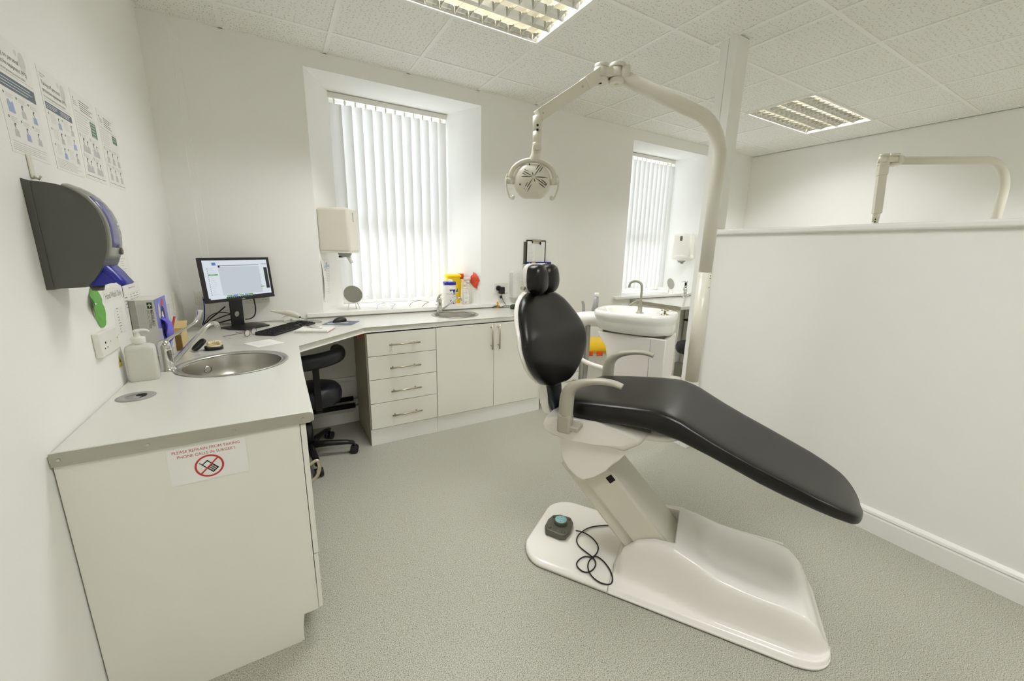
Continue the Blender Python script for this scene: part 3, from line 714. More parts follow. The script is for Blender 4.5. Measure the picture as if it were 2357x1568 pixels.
# --- armrests
for sg in (-1, 1):
    b = MB('arm'); t0 = .285*sg
    b.box(-.434, -.372, t0-.023, t0+.023, .712, .800, .012, 3); b.box(-.39, -.340, t0-.018, t0+.018, .730, .752, .006); b.box(-.40, -.34, min(t0, t0-.08*sg), max(t0, t0-.08*sg), .731, .750, .004)
    b.tube([(-.402, t0, .792), (-.402, t0, .855), (-.396, t0, .90), (-.362, t0, .935), (-.315, t0, .955), (-.255, t0, .968), (-.205, t0, .968), (-.176, t0, .960)], 0, 18, up=(1, 0, 0), smooth=2,
           ab=[(.023, .031), (.023, .032), (.022, .028), (.021, .019), (.021, .015), (.021, .013), (.020, .012), (.019, .011)])
    o = b.build('armrest', chair, T=Matrix.Rotation(-.075, 4, 'Z'))

# --- foot control with its looping cable, on the base's front plate
fc = thing('foot_control', 'dark grey chair foot control with pale cyan dial, lying on the chair base', 'foot control', CH(-.500, -.005, .031), TH)
FR = Matrix.Rotation(.10, 4, 'Z')
b = MB('darkgrey')
fp = [(-.060, -.068), (.02, -.082), (.048, -.070), (.062, -.02), (.060, .045), (.040, .078), (-.02, .082), (-.058, .060), (-.072, .02), (-.074, -.035)]
b.prism([(x, y*1.0, 0) for x, y in fp], (0, 0, .034), .010, 3); b.build('body', fc, T=FR)
b = MB('darkgrey'); b.lathe([(.036, .030), (.037, .034), (.035, .050), (.033, .053), (.0001, .053)], 40, TR(0, .012, 0), cap=False); dl = b.build('dial', fc, T=FR)
b = MB('cyanpad', 'ink'); b.lathe([(.030, .0528), (.0305, .0545), (.0001, .0548)], 40, TR(0, .012, 0), cap=False)
b.use('ink'); 
for k, (x, y, a) in enumerate(((0, .030, PI/2), (0, -.006, -PI/2), (.018, .012, 0), (-.018, .012, PI))):
    T0 = TR(x, y, .0552, rz=a); b.poly([T0 @ Vector(p) for p in ((-.004, -.003, 0), (.004, 0, 0), (-.004, .003, 0))])
b.prism([(-.010, .006, .0550), (.010, .014, .0550), (.010, .016, .0550), (-.010, .008, .0550)], (0, 0, .0003)); b.build('dial_face', dl)
b = MB('darkgrey')
for x, y in ((-.045, -.045), (.03, -.055), (.035, .055), (-.045, .045)): 
    b = MB('darkgrey'); b.lathe([(.009, .030), (.0085, .038), (.006, .040), (.0001, .0405)], 18, TR(x, y, 0), cap=False); b.build('button', fc, T=FR)
b = MB('black')
def pxz(u, v, z):      # where a sight line meets a horizontal plane
    d = _r*((u-1178.5)/F_PX) + _d*((v-784)/F_PX) + _f; k = (z-CAM.z)/d.z; return CAM + d*k
inv = (Matrix.Translation(CH(-.500, -.005, .031)) @ Matrix.Rotation(TH, 4, 'Z')).inverted()
loop = [(1326, 1222, .050), (1340, 1224, .040), (1362, 1236, .036), (1378, 1256, .036), (1376, 1272, .036), (1364, 1284, .036), (1346, 1280, .037), (1330, 1290, .036), (1326, 1302, .036), (1338, 1315, .036), (1352, 1319, .036), (1366, 1312, .039), (1373, 1298, .036), (1366, 1284, .040), (1350, 1272, .037), (1330, 1256, .036), (1326, 1240, .036), (1336, 1226, .044), (1356, 1214, .036), (1382, 1210, .036), (1418, 1209, .036)]
b.tube([inv @ pxz(*p) for p in loop], .0032, 8, smooth=2); b.build('cable', fc)
b = MB('black')
loop = [(1366, 1282, .043), (1356, 1290, .036), (1352, 1306, .036), (1360, 1326, .040), (1380, 1342, .036), (1402, 1347, .036), (1411, 1340, .036), (1408, 1318, .036), (1392, 1294, .036), (1374, 1280, .038), (1362, 1282, .043)]
b.tube([inv @ pxz(*p) for p in loop], .0032, 8, smooth=2); b.build('cable', fc)

# ================================================================ SPITTOON UNIT
su = thing('spittoon_unit', 'white dental spittoon unit with basin, rinse spout and suction arm behind the chair', 'spittoon', CH(-.295, .60, 0), TH-.12)
b = MB('shell')   # body, s from -.12 to .18
bp = lambda z, a0, a1, w: [(a0, -w, z), (a1, -w, z), (a1, w, z), (a0, w, z)]
prof = [(-.185, 1.016), (-.175, .985), (-.125, .94), (-.118, .82), (-.07, .74), (-.04, .73), (-.04, .72), (.198, .72), (.198, 1.016)]
b.prism([(s, -.13, z) for s, z in prof], (0, .26, 0), .012, 3); b.use('blackmat'); b.box(.1185, .1195, -.1305, -.12, .73, 1.01)
b.build('body', su)
b = MB('darkgrey'); b.prism([(-.16, -.112, 1.0155), (.185, -.112, 1.0155), (.185, .112, 1.0155), (-.16, .112, 1.0155)], (0, 0, .008)); b.build('gap', su)
b = MB('ceramic'); N_ = 48
def egg(a0, a1, w, z, p=.72): return ell((a0+a1)/2, 0, (a1-a0)/2, w, z, N_, p)
b.loft([egg(-.19, .19, .13, 1.022), egg(-.215, .205, .15, 1.030), egg(-.228, .208, .165, 1.052), egg(-.232, .208, .172, 1.08), egg(-.232, .209, .175, 1.092), egg(-.240, .213, .182, 1.102), egg(-.243, .215, .184, 1.125), egg(-.238, .212, .180, 1.138), egg(-.228, .204, .170, 1.143),
        egg(-.215, .12, .150, 1.140), egg(-.205, .105, .14, 1.128), egg(-.17, .07, .11, 1.085), egg(-.10, .02, .05, 1.07), egg(-.06, -.02, .01, 1.068)])
b.build('basin', su)
b = MB('arm'); b.lathe([(.022, 1.140), (.022, 1.146), (.014, 1.148), (.011, 1.18)], 20, TR(.035, -.09, 0), cap=False); b.tube([(.035, -.09, 1.15), (.035, -.09, 1.22), (.035, -.09, 1.285), (.028, -.09, 1.305), (.008, -.09, 1.315), (-.018, -.09, 1.313), (-.033, -.09, 1.300), (-.036, -.09, 1.278)], [.011, .0065, .0065, .0065, .0065, .0065, .0065, .0065], 12, up=(0, 1, 0), smooth=1); b.build('rinse_spout', su)
b = MB('arm'); b.tube([(.03, -.06, 1.14), (.028, -.06, 1.195), (.008, -.065, 1.205), (-.032, -.075, 1.175)], .0062, 10, up=(0, 1, 0), smooth=2); b.build('cup_filler', su)
b = MB('nickel'); b.lathe([(.020, 1.141), (.020, 1.147), (.007, 1.149), (.006, 1.163), (.021, 1.165), (.021, 1.170), (.0001, 1.175)], 22, TR(.165, -.075, 0), cap=False); b.build('tap_button', su)
b = MB('shell'); b.box(-.03, .12, -.24, .12, .71, .75, .015, 3); b.box(.10, .26, .03, .12, .73, .76, .012, 3); b.build('mounting_arm', su)
# instrument arm with drop-down hoses
b = MB('shell'); b.tube([(-.20, -.03, 1.07), (-.28, -.02, 1.068), (-.345, -.03, 1.055), (-.37, -.06, 1.05)], 0, 20, up=(0, 0, 1), smooth=2, ab=[(.055, .045), (.058, .046), (.055, .046), (.05, .046)]); b.build('instrument_arm', su)
b = MB('shell'); b.tube([(-.34, -.09, 1.02), (-.34, -.09, .93), (-.335, -.09, .86), (-.30, -.09, .82), (-.24, -.09, .80), (-.12, -.09, .785)], .014, 14, up=(0, 1, 0), smooth=2); b.build('support_tube', su)
for k, (x, y, r) in enumerate(((-.275, -.05, .011), (-.30, -.03, .008))):
    b = MB('hose'); b.tube([(x, y, 1.03), (x+.004, y, .8), (x-.010, y, .6), (x+.02, y, .50), (x+.10, y, .52), (x+.2, y, .62)], r, 10, up=(0, 1, 0), smooth=2); b.build('hose', su)
b = MB('greypl'); b.tube([(-.345, .02, 1.08), (-.345, .02, 1.135), (-.356, .02, 1.165)], .009, 10, up=(0, 1, 0), smooth=1); b.build('handpiece', su)
b = MB('greypl', 'white'); b.cyl((-.275, .03, 1.09), (-.268, .03, 1.20), .021, .013, 16); b.use('white'); b.cyl((-.268, .03, 1.20), (-.268, .03, 1.222), .0135, seg=16); b.build('handpiece', su)
for dx in (0, .03, .055):
    b = MB('hose'); b.tube([(-.06+dx*.5, -.14, .62), (-.075+dx, -.17, .5), (-.05+dx, -.15, .44), (.0+dx, -.10, .48), (.02+dx, -.05, .60)], .006, 8, up=(0, 1, 0), smooth=2); b.build('hose', su)

# ================================================================ OPERATING LIGHTS
def at(u, v, dep): return CAM + (_r*((u-1178.5)/F_PX) + _d*((v-784)/F_PX) + _f)*dep
def op_light(P, Jt, bend, rpole, split, E, label, head=True, drop=.22, foot=0.0):
    """P pole foot (x, y), Jt elbow joint, E lower end of the spring arm"""
    t = thing('operating_light', label, 'lamp', (P[0], P[1], 0)); o = Vector((P[0], P[1], 0))
    zt = Jt.z-drop; zj = Jt.z; dirv = Vector((Jt.x-P[0], Jt.y-P[1], 0)); Ln = dirv.length; dirv.normalize()
    b = MB('lamparm')
    zb = zt-bend; pts = [Vector((0, 0, split)), Vector((0, 0, zb))]
    zt0 = zt
    for k in range(1, 8):
        a = PI/2*k/7; pts.append(Vector((0, 0, zb)) + dirv*bend*.8*(1-math.cos(a)) + Vector((0, 0, (zt0-zb)*math.sin(a)*1.0 + (zj-zt)*(bend*.8/Ln)*(1-math.cos(a)))))
    pts.append(dirv*(Ln-.05) + Vector((0, 0, zj-.004)))
    b.tube(pts, rpole, 24, up=(dirv.y, -dirv.x, 0)); b.build('upper_pole', t)
    b = MB('lamparm'); b.cyl((0, 0, foot), (0, 0, split-.002), rpole*1.10, seg=28); pl = b.build('lower_pole', t)
    sd = Vector((dirv.y, -dirv.x, 0))
    cv = Vector((CAM.x-P[0], CAM.y-P[1], 0)).normalized(); hv = cv*.64 + Vector((-cv.y, cv.x, 0))*.77
    for dz in (.02, .034, .085):
        b = MB('blackmat'); b.cyl(hv*rpole*1.09+Vector((0, 0, split-dz)), hv*rpole*1.11+Vector((0, 0, split-dz)), .003, seg=10); b.build('screw_hole', pl)
    # knuckle
    q = Jt - o
    b = MB('lamparm'); r = rpole*1.05
    b.cyl(q+Vector((0, 0, -.046))-dirv*.045, q+Vector((0, 0, -.024))-dirv*.045, r*1.1, seg=24); b.cyl(q+Vector((0, 0, .024))-dirv*.045, q+Vector((0, 0, .044))-dirv*.045, r*1.1, seg=24)
    b.cyl(q-dirv*.100, q-dirv*.060, r*1.16, seg=24); b.build('pole_clamp', t)
    b = MB('lamparm', 'blackmat'); b.cyl(q+Vector((0, 0, -.022))-dirv*.04, q+Vector((0, 0, .022))-dirv*.04, r*1.02, seg=24); b.cyl(q+Vector((0, 0, -.022))+dirv*.038, q+Vector((0, 0, .022))+dirv*.038, r*1.0, seg=24)
    b.prism([q-dirv*.04+sd*r*.8+Vector((0, 0, -.022)), q+dirv*.035+sd*r*.8+Vector((0, 0, -.022)), q+dirv*.035-sd*r*.8+Vector((0, 0, -.022)), q-dirv*.04-sd*r*.8+Vector((0, 0, -.022))], (0, 0, .044), .003)
    b.use('blackmat'); b.cyl(q+Vector((0, 0, -.019))-dirv*.04, q+Vector((0, 0, .019))-dirv*.04, r*.55, seg=20); b.build('knuckle', t)
    b = MB('nickel'); b.cyl(q+Vector((0, 0, -.047))-dirv*.045, q+Vector((0, 0, -.0455))-dirv*.045, .011, seg=16); b.build('bolt', t)
    b = MB('nickel'); b.cyl(q+Vector((0, 0, -.044))+dirv*.04, q+Vector((0, 0, -.0425))+dirv*.04, .011, seg=16); b.build('bolt', t)
    # spring arm
    e = E - o; s0 = q + dirv*.035; ad = (e-s0); al = ad.length; ad.normalize(); sv = ad.cross(Vector((0, 0, 1))).normalized(); uv = sv.cross(ad).normalized()
    def obox(b, p, q_, w, h, bev): 
        c = [p+sv*w+uv*h, p-sv*w+uv*h, p-sv*w-uv*h, p+sv*w-uv*h]; b.prism(c, q_-p, bev)
    b = MB('lamparm'); b.cyl(s0+Vector((0, 0, -.044)), s0+Vector((0, 0, -.023)), r*1.0, seg=22); b.cyl(s0+Vector((0, 0, .023)), s0+Vector((0, 0, .040)), r*1.0, seg=22)
    b.box(s0.x-.02, s0.x+.02, s0.y-.02, s0.y+.02, s0.z-.03, s0.z+.03)
    obox(b, s0+ad*.0, s0+ad*.12, .026, .030, .008); b.build('arm_bracket', t)
    b = MB('lamparm'); obox(b, s0+ad*.115, e-ad*.0, .021, .027, .005); ar = b.build('spring_arm', t)
    b = MB('steel'); b.cyl(s0+ad*.15-sv*.0205, s0+ad*.15-sv*.0225, .006, seg=12); b.build('screw', ar); b = MB('steel'); b.cyl(e-ad*.02-sv*.0205, e-ad*.02-sv*.0225, .005, seg=12); b.build('screw', ar)
    # drop neck
    b = MB('lamparm'); b.tube([e+Vector((0, 0, .0)), e+Vector((0, 0, -.03)), e+Vector((0, 0, -.07))], [.024, .0235, .021], 20, up=(1, 0, 0)); b.tube([e+Vector((0, 0, -.068)), e+Vector((0, 0, -.118))], [.022, .021], 20, up=(1, 0, 0)); b.build('neck', t)
    b = MB('blackmat'); 
    cd = (CAM-E); cd.z = 0; cd.normalize(); rt = Vector((0, 0, 1)).cross(cd)*-1
    for dz in (-.045, -.065): b = MB('blackmat'); b.cyl(e+Vector((0, 0, dz))+cd*.0215, e+Vector((0, 0, dz))+cd*.0245, .0055, seg=12); b.build('screw_hole', t)
    if not head: return t
    X = Vector((.866, -.50, 0)); Yv = Vector((.50, .866, 0))      # yoke plane: X across, Yv away from the viewer
    kk = e + Vector((0, 0, -.150)); yt = e + Vector((0, 0, -.198)) - X*.014
    b = MB('lamparm'); b.tube([e+Vector((0, 0, -.116)), kk+Vector((0, 0, .0)), kk-X*.006+Vector((0, 0, -.03)), yt+Vector((0, 0, .01)), yt+Vector((0, 0, -.006))], [.021, .024, .023, .0215, .024], 18, up=(0, 1, 0), smooth=1); b.build('swivel', t)
    b = MB('lamparm'); b.cyl(kk-Yv*.02, kk-Yv*.036, .021, .020, seg=22); b.cyl(kk-Yv*.036, kk-Yv*.054, .012, seg=18); b.build('lock_knob', t)
    c = yt + Vector((0, 0, -.090)) - X*.004
    b = MB('lamparm'); pts = []; 
    for k in range(17):
        a = PI*(k/16); pts.append(c + X*(-math.cos(a))*.110 + Vector((0, 0, (math.sin(a)**.85)*.092)))
    b.tube(pts, 0, 14, up=tuple(Yv), ab=[(.0115, .016)]*17); 
    b.build('yoke', t)
    Rm = Matrix(((X.x, Yv.x, 0), (X.y, Yv.y, 0), (0, 0, 1))).to_4x4()
    T = Matrix.Translation(c+Vector((0, 0, -.004))) @ Rm @ Matrix.Rotation(-.22, 4, 'X') @ Matrix.Scale(.94, 4)
    # lamp head: dished back facing the viewer (-y), flattened top and bottom
    b = MB('lamparm'); rings = []
    def hr(rx, rz, y, n=56):
        o_ = []
        for i in range(n):
            a = 2*PI*i/n; x, z = rx*math.cos(a), rz*math.sin(a); z = max(-rz*.90, min(rz*.86, z)); o_.append((x, y, z))
        return o_
    for rx, rz, y in ((.001, .001, -.052), (.03, .031, -.051), (.06, .062, -.045), (.08, .082, -.034), (.094, .094, -.016), (.099, .098, .004), (.099, .098, .018), (.093, .092, .026)): rings.append(hr(rx, rz, y))
    b.loft(rings); hdn = b.build('lamp_head', t, T=T)
    b = MB('lampglass'); b.loft([hr(.090, .089, .0265), hr(.088, .087, .030), hr(.001, .001, .034)]); b.build('lamp_glass', hdn)
    b = MB('black')
    def slot(a0, r0, r1, off):
        ca, sa = math.cos(a0), math.sin(a0)
        def P_(r, o_):
            x, z = r*ca - o_*sa, r*sa + o_*ca; rr_ = math.hypot(x, z); return (x+.004, interp([(0, -.0535), (.03, -.0522), (.06, -.0466), (.08, -.0365), (.099, -.018)], rr_)[0], z)
        n = 6; w = .0012
        for k in range(n):
            ra, rb = r0+(r1-r0)*k/n, r0+(r1-r0)*(k+1)/n
            wa, wb = w*(.4+1.2*math.sin(PI*k/n)), w*(.4+1.2*math.sin(PI*(k+1)/n))
            b.poly([P_(ra, off-wa), P_(rb, off-wb), P_(rb, off+wb), P_(ra, off+wa)])
    for a0 in (0.02, PI-.06): slot(a0, .008, .074, 0)
    for a0 in (PI/2+.3, -PI/2+.3): slot(a0, .008, .026, 0)
    for a0 in (1.02, 2.60, 1.02+PI, 2.60+PI): slot(a0, .008, .078, 0); slot(a0, .036, .078, .011); slot(a0, .036, .078, -.011)
    b.build('vent_slot', hdn)['label'] = 'dark radiating vent slots'
    for x, z in ((-.065, -.035), (.070, -.032), (-.018, .072)):
        b = MB('darkgrey'); b.sphere((x, -.040 if abs(x) > .05 else -.037, z), .0045, seg=10); b.build('screw', hdn)
    for s in (-1, 1):
        b = MB('lamparm'); b.cyl((s*.092, 0, 0), (s*.126, 0, 0), .020, .018, 20); b.build('pivot', hdn)
        b = MB('lamparm'); b.tube([(s*.132, .0, .03), (s*.140, .0, .0), (s*.134, .0, -.05), (s*.118, .0, -.088), (s*.104, -.012, -.098), (s*.098, -.03, -.096)], 0, 12, up=(0, 1, 0), smooth=2, ab=[(.004, .014), (.005, .017), (.005, .014), (.006, .013), (.0085, .0095), (.009, .009)]); b.cyl((s*.124, 0, 0), (s*.139, 0, 0), .017, seg=18); b.build('handle', hdn)
    return t
pp = at(1624, 620, 2.22)
je = at(1400, 170, 2.0)
ee = at(1238, 268, 1.90)
op_light((pp.x, pp.y), je, .17, .034, 1.37, ee, 'cream white curved-pole operating light above the black dental chair', foot=.73)
pp = at(2306, 455, 3.2); je = at(2044, 368, 3.12); ee = at(2018, 492, 3.2)
op_light((pp.x, pp.y), je, .25, .030, 1.2, ee, 'second curved-pole operating light, showing above the half-height partition', head=False, drop=-.02)

# ================================================================ THINGS ON THE LEFT WALL
def WL(y, z, x=None):      # plane of the left wall: local x = world +y, local y = up, local z = into the room
    mtx = Matrix(((0, 0, 1), (1, 0, 0), (0, 1, 0))).to_4x4(); return Matrix.Translation((XL if x is None else x, y, z)) @ mtx
def WW(x, z, y=0.0, rz=0.0):      # plane of the window wall, turned by rz about the vertical
    mtx = Matrix(((1, 0, 0), (0, 0, -1), (0, 1, 0))).to_4x4(); return Matrix.Translation((x, y, z)) @ Matrix.Rotation(rz, 4, 'Z') @ mtx
def flat(T, name, label, cat, mats, group=None):
    b = MB(*mats); b.T = T; b.fin = lambda: tag(b.build(name), label, cat, group); return b
def rect(b, x0, y0, x1, y1, z=.0012): b.poly([(x0, y0, z), (x1, y0, z), (x1, y1, z), (x0, y1, z)])
def lines(b, x0, x1, y, n, dy, h=.0012, z=.0012, rag=.3):
    for i in range(n): rect(b, x0, y-i*dy-h/2, x0+(x1-x0)*(1-random.random()*rag), y-i*dy+h/2, z)
def disc(b, x, y, rx, ry, z=.0012, n=18): b.F([b.V((x+rx*math.cos(2*PI*k/n), y+ry*math.sin(2*PI*k/n), z)) for k in range(n)])
def figure(b, x, y, s, col='inkskyblue'):
    b.use('ink'); disc(b, x, y+s*.36, s*.17, s*.20); b.use('paper'); disc(b, x+s*.03, y+s*.31, s*.11, s*.14, .0016)
    b.use(col); b.poly([(x-s*.10, y+s*.12, .0013), (x-s*.30, y+s*.02, .0013), (x-s*.36, y-s*.45, .0013), (x+s*.36, y-s*.45, .0013), (x+s*.30, y+s*.02, .0013), (x+s*.10, y+s*.12, .0013)])
W_, H_ = .210, .297
def sheet(b, w, h, z=0.0005, m_='paper'): b.use(m_); b.box(0, w, 0, h, 0, z+.0004)
# 1 putting on
b = flat(WL(-1.796, 1.692), 'safety_notice', 'laminated notice with slate blue band, leftmost of the four, cut by the picture edge', 'notice', ['paper'], 'laminated notices on the left wall'); sheet(b, W_, H_)
b.use('ink'); b.text('Public Health\nEngland', .007, TR(.012, .274, .0012)); b.text('Putting on personal', .0165, TR(.012, .246, .0012)); b.text('protective equipment (PPE)', .0165, TR(.012, .226, .0012), sx=.9); b.text('for non-aerosol generating procedures (AGPs)*', .0085, TR(.012, .211, .0012), sx=.92)
rect(b, .012, .205, .198, .2056); b.use('inkblue'); rect(b, .010, .163, .200, .196); b.use('paper'); lines(b, .018, .19, .187, 3, .008, .0016, .0016)
b.use('silverprint'); disc(b, .165, .262, .018, .025); disc(b, .135, .276, .008, .008)
for r in range(2):
    for c in range(3):
        x, y = .018+c*.062, .148-r*.058
        b.use('inkteal'); disc(b, x+.003, y, .0035, .0035); b.use('inkgrey'); lines(b, x+.010, x+.05, y+.002, 3, .0042)
        if r == 0 and c == 0: b.use('inkskyblue'); b.poly([(x+.012, y-.015, .0013), (x+.020, y-.013, .0013), (x+.028, y-.02, .0013), (x+.04, y-.014, .0013), (x+.044, y-.044, .0013), (x+.012, y-.044, .0013)])
        else: figure(b, x+.028, y-.030, .034, 'inkgrey' if (r+c) % 2 else 'inkskyblue')
b.use('ink'); rect(b, .012, .030, .198, .0306); b.use('inkgrey'); lines(b, .012, .198, .024, 4, .005, .0014)
b.fin()
# 2 taking off
b = flat(WL(-1.541, 1.688), 'safety_notice', 'laminated notice with a slate blue band, above the grey soap dispenser', 'notice', ['paper'], 'laminated notices on the left wall'); sheet(b, W_, H_)
b.use('ink'); b.text('Public Health\nEngland', .007, TR(.012, .274, .0012)); b.text('Taking off personal', .0165, TR(.012, .246, .0012)); b.text('protective equipment (PPE)', .0165, TR(.012, .226, .0012), sx=.9); b.text('for non-aerosol generating procedures (AGPs)*', .0085, TR(.012, .211, .0012), sx=.92)
rect(b, .012, .205, .198, .2056); b.use('inkblue'); rect(b, .010, .177, .200, .198); b.use('paper'); lines(b, .014, .095, .192, 3, .005, .0014, .0016); lines(b, .108, .19, .192, 3, .005, .0014, .0016)
b.use('silverprint'); disc(b, .165, .262, .018, .025); disc(b, .135, .276, .008, .008)
for r in range(3):
    for c in range(2):
        x, y = .016+c*.095, .166-r*.045
        b.use('inkteal'); disc(b, x+.003, y, .0035, .0035); b.use('inkgrey'); lines(b, x+.010, x+.052, y+.002, 6, .0052)
        figure(b, x+.072, y-.018, .034, 'inkskyblue' if (r+c) % 2 == 0 else 'inkgrey')
b.use('inkgrey'); lines(b, .012, .198, .034, 6, .005, .0014)
b.fin()
# 3 and 4, green grey panels
for y0, z0, hh, lab in ((-1.305, 1.694, .055, 'laminated notice with a tall green grey panel, third from the viewer'), (-1.056, 1.697, .032, 'laminated notice with a low green grey panel, furthest of the four')):
    b = flat(WL(y0, z0), 'safety_notice', lab, 'notice', ['paper'], 'laminated notices on the left wall'); sheet(b, W_, H_)
    b.use('ink'); disc(b, .016, .270, .003, .004); lines(b, .012, .05, .262, 3, .006, .0015); lines(b, .065, .190, .274, 5, .008, .0026, rag=.5); rect(b, .010, .228, .202, .2292); rect(b, .010, .012, .202, .0138)
    b.use('inkgrey'); lines(b, .012, .125, .218, 7, .009, .0018); b.use('inkteal'); rect(b, .142, .222-hh, .200, .222); b.use('paper'); lines(b, .148, .194, .214, int(hh/.011), .011, .0018, .0016)
    for r in range(2):
        for c in range(2+r*0+(1 if hh < .04 else 0)):
            x, y = .014+c*(.095 if hh > .04 else .064), .150-r*.068
            b.use('inkgrey'); disc(b, x+.004, y, .006, .007); lines(b, x+.014, x+.06, y+.003, 3, .005, .0014)
            figure(b, x+.030, y-.034, .048, 'inkgrey'); 
            if hh > .04: figure(b, x+.062, y-.036, .044, 'inkgrey')
    b.fin()
# small clear hook above the dispenser
b = MB('ivory'); b.T = WL(-1.722, 1.635); b.box(-.012, .012, 0, .062, 0, .004, .002); b.tube([(0, .006, .004), (0, -.002, .012), (0, .008, .018)], .003, 8); tag(b.build('adhesive_hook'), 'small off-white adhesive hook on the wall above the grey soap dispenser', 'hook')
# soap dispenser
t = thing('soap_dispenser', 'big charcoal and silver wall soap dispenser with a blue push lever', 'dispenser', (XL, -1.72, 1.33))
pr = [(.000, .293), (.030, .292), (.070, .288), (.102, .272), (.128, .243), (.143, .205), (.147, .165), (.144, .120), (.132, .080), (.112, .040), (.092, .014), (.078, .003), (.0, .0)]
prs = [pr[0]]+soft(pr[1:-1], 2, False)+[pr[-1]]; b = MB('dispgrey'); b.prism([(x, -.070, z) for x, z in prs], (0, .140, 0), .007, 3, sm=True); b.build('body', t)
b = MB('dispgrey'); b.prism([(0, -.0735, -.002), (.016, -.0735, -.002), (.016, -.0735, .292), (0, -.0735, .297)], (0, .147, 0), .002); b.build('back_plate', t)
b = MB('dispfront')
arc = [(.070, .288), (.088, .281), (.102, .272), (.117, .259), (.128, .243), (.137, .225), (.143, .205), (.1465, .185), (.147, .165), (.1465, .142), (.144, .120), (.139, .100), (.134, .085)]
def fp(i, g): 
    x, z = arc[i]; nx, nz = x-.03, z-.15; l_ = math.hypot(nx, nz); return x+nx/l_*g, z+nz/l_*g
def band(b, i0, i1, ys):
    b.loft([[(fp(i, g)[0], y, fp(i, g)[1]) for y, g in ys] for i in range(i0, i1+1)])
band(b, 0, 12, [(-.056, .0005), (-.048, .004), (-.02, .0080), (.0, .0088), (.02, .0080), (.048, .004), (.056, .0005), (.056, -.01), (-.056, -.01)]); fr = b.build('front_cover', t)
b = MB('bluetint'); band(b, 3, 10, [(-.047, .0042), (-.030, .0072), (-.008, .0092), (.006, .0094), (.006, .004), (-.047, .002)]); b.build('blue_panel', fr)
b = MB('paper'); Tt = Matrix.Translation((.1562, .026, .186)) @ Matrix(((0, 0, 1), (1, 0, 0), (0, 1, 0))).to_4x4()
b.text('POWER FOAM', .0085, Tt, sx=.75, align='CENTER', bold=True); b.text('Handcleaner', .0065, Tt @ TR(0, -.010, 0), sx=.75, align='CENTER'); b.build('print', fr)
b = MB('darkgrey'); b.T = Matrix.Translation((.152, .012, .108)) @ Matrix(((0, 0, 1), (1, 0, 0), (0, 1, 0))).to_4x4(); b.lathe([(.011, -.004), (.011, .003), (.008, .004), (.0001, .002)], 18, cap=False); b.build('window', fr)
b = MB('blue')
b.loft([[(x+dx, y, z+dz) for dx, y, dz in ((0, -.052, 0), (.0, .052, 0), (-.006, .054, -.012*k), (-.006, -.054, -.012*k))] for x, z, k in ((.110, .074, 1.6), (.126, .064, 1.5), (.140, .044, 1.3), (.152, .022, .9), (.160, .008, .4))])
b.prism([(.075, -.0535, .006), (.118, -.0535, .064), (.138, -.0535, .045), (.150, -.0535, .018), (.130, -.0535, .014), (.112, -.0535, .006)], (0, .006, 0), .001, 1); b.prism([(.075, .0475, .006), (.118, .0475, .064), (.138, .0475, .045), (.150, .0475, .018), (.130, .0475, .014), (.112, .0475, .006)], (0, .006, 0), .001, 1)
b.build('push_lever', t)
b = MB('darkgrey'); b.cyl((.085, 0, .004), (.085, 0, -.012), .018, .014, 18); b.build('nozzle', t)
# green leaf sticker, peeling
b = MB('green', 'paper'); b.T = WL(-1.548, 1.16)
out_ = [(.055, .150), (.085, .150), (.108, .138), (.128, .118), (.140, .100), (.132, .085), (.146, .068), (.148, .045), (.138, .030), (.132, .008), (.112, .0), (.085, .0), (.066, .012), (.055, .035), (.036, .055), (.015, .088), (.0, .095), (.018, .118), (.040, .130)]
out_ = soft(out_, 1); rings = [[(x, y, .0016 + (.02*(1-x/.06)**2 if x < .06 else 0)*(1 if y < .12 else .5) + dz) for x, y in out_] for dz in (0, .0012)]
b.loft(rings, sm=False); b.use('paper'); b.poly([(x-.002, y-.001, .001+(.02*(1-x/.06)**2 if x < .06 else 0)*.9) for x, y in out_]); tag(b.build('leaf_sticker'), 'green scalloped sticker peeling off the wall below the grey soap dispenser', 'sticker')
b = flat(WL(-1.382, 1.240), 'hand_wash_sign', 'small white strip sign reading Hand Wash Only, beside the green sticker', 'sign', ['paper']); sheet(b, .225, .052); b.use('ink'); b.text('Hand Wash Only', .033, TR(.012, .013, .0012), sx=.80); b.fin()
b = flat(WL(-1.310, 1.102), 'table_label', 'narrow white ruled list stuck on the wall between the switch and glove box', 'label', ['paper']); sheet(b, .095, .108)
b.use('inkgrey'); [rect(b, .002, .004+.0118*i, .093, .0046+.0118*i) for i in range(9)]; b.use('ink'); [rect(b, .03, .008+.0118*i, .03+.02*(.5+random.random()), .0105+.0118*i) for i in range(9)]; b.fin()
b = flat(WL(-1.165, 1.150), 'record_chart', 'white printed test record sheet partly behind the glove box', 'notice', ['paper']); sheet(b, .245, .140)
b.use('ink'); b.text('Treatment Test Records', .010, TR(.08, .118, .0012)); lines(b, .01, .05, .085, 4, .014, .003); [lines(b, .09+.045*i, .115+.045*i, .092, 4, .011, .0025, rag=.1) for i in range(3)]; b.use('inkgrey'); lines(b, .01, .235, .098, 4, .018, .0008, rag=0); b.fin()
b = flat(WL(-1.150, 1.300), 'safety_notice', 'small white leaflet with a green mark, partly behind the blue soap lever', 'notice', ['paper']); sheet(b, .148, .150); b.use('inkgrey')
for i in range(3): rect(b, .008, .008+.045*i, .1, .010+.045*i); lines(b, .012, .09, .04+.045*i, 3, .008, .0015)
b.use('green'); rect(b, .055, .016, .085, .034); b.fin()
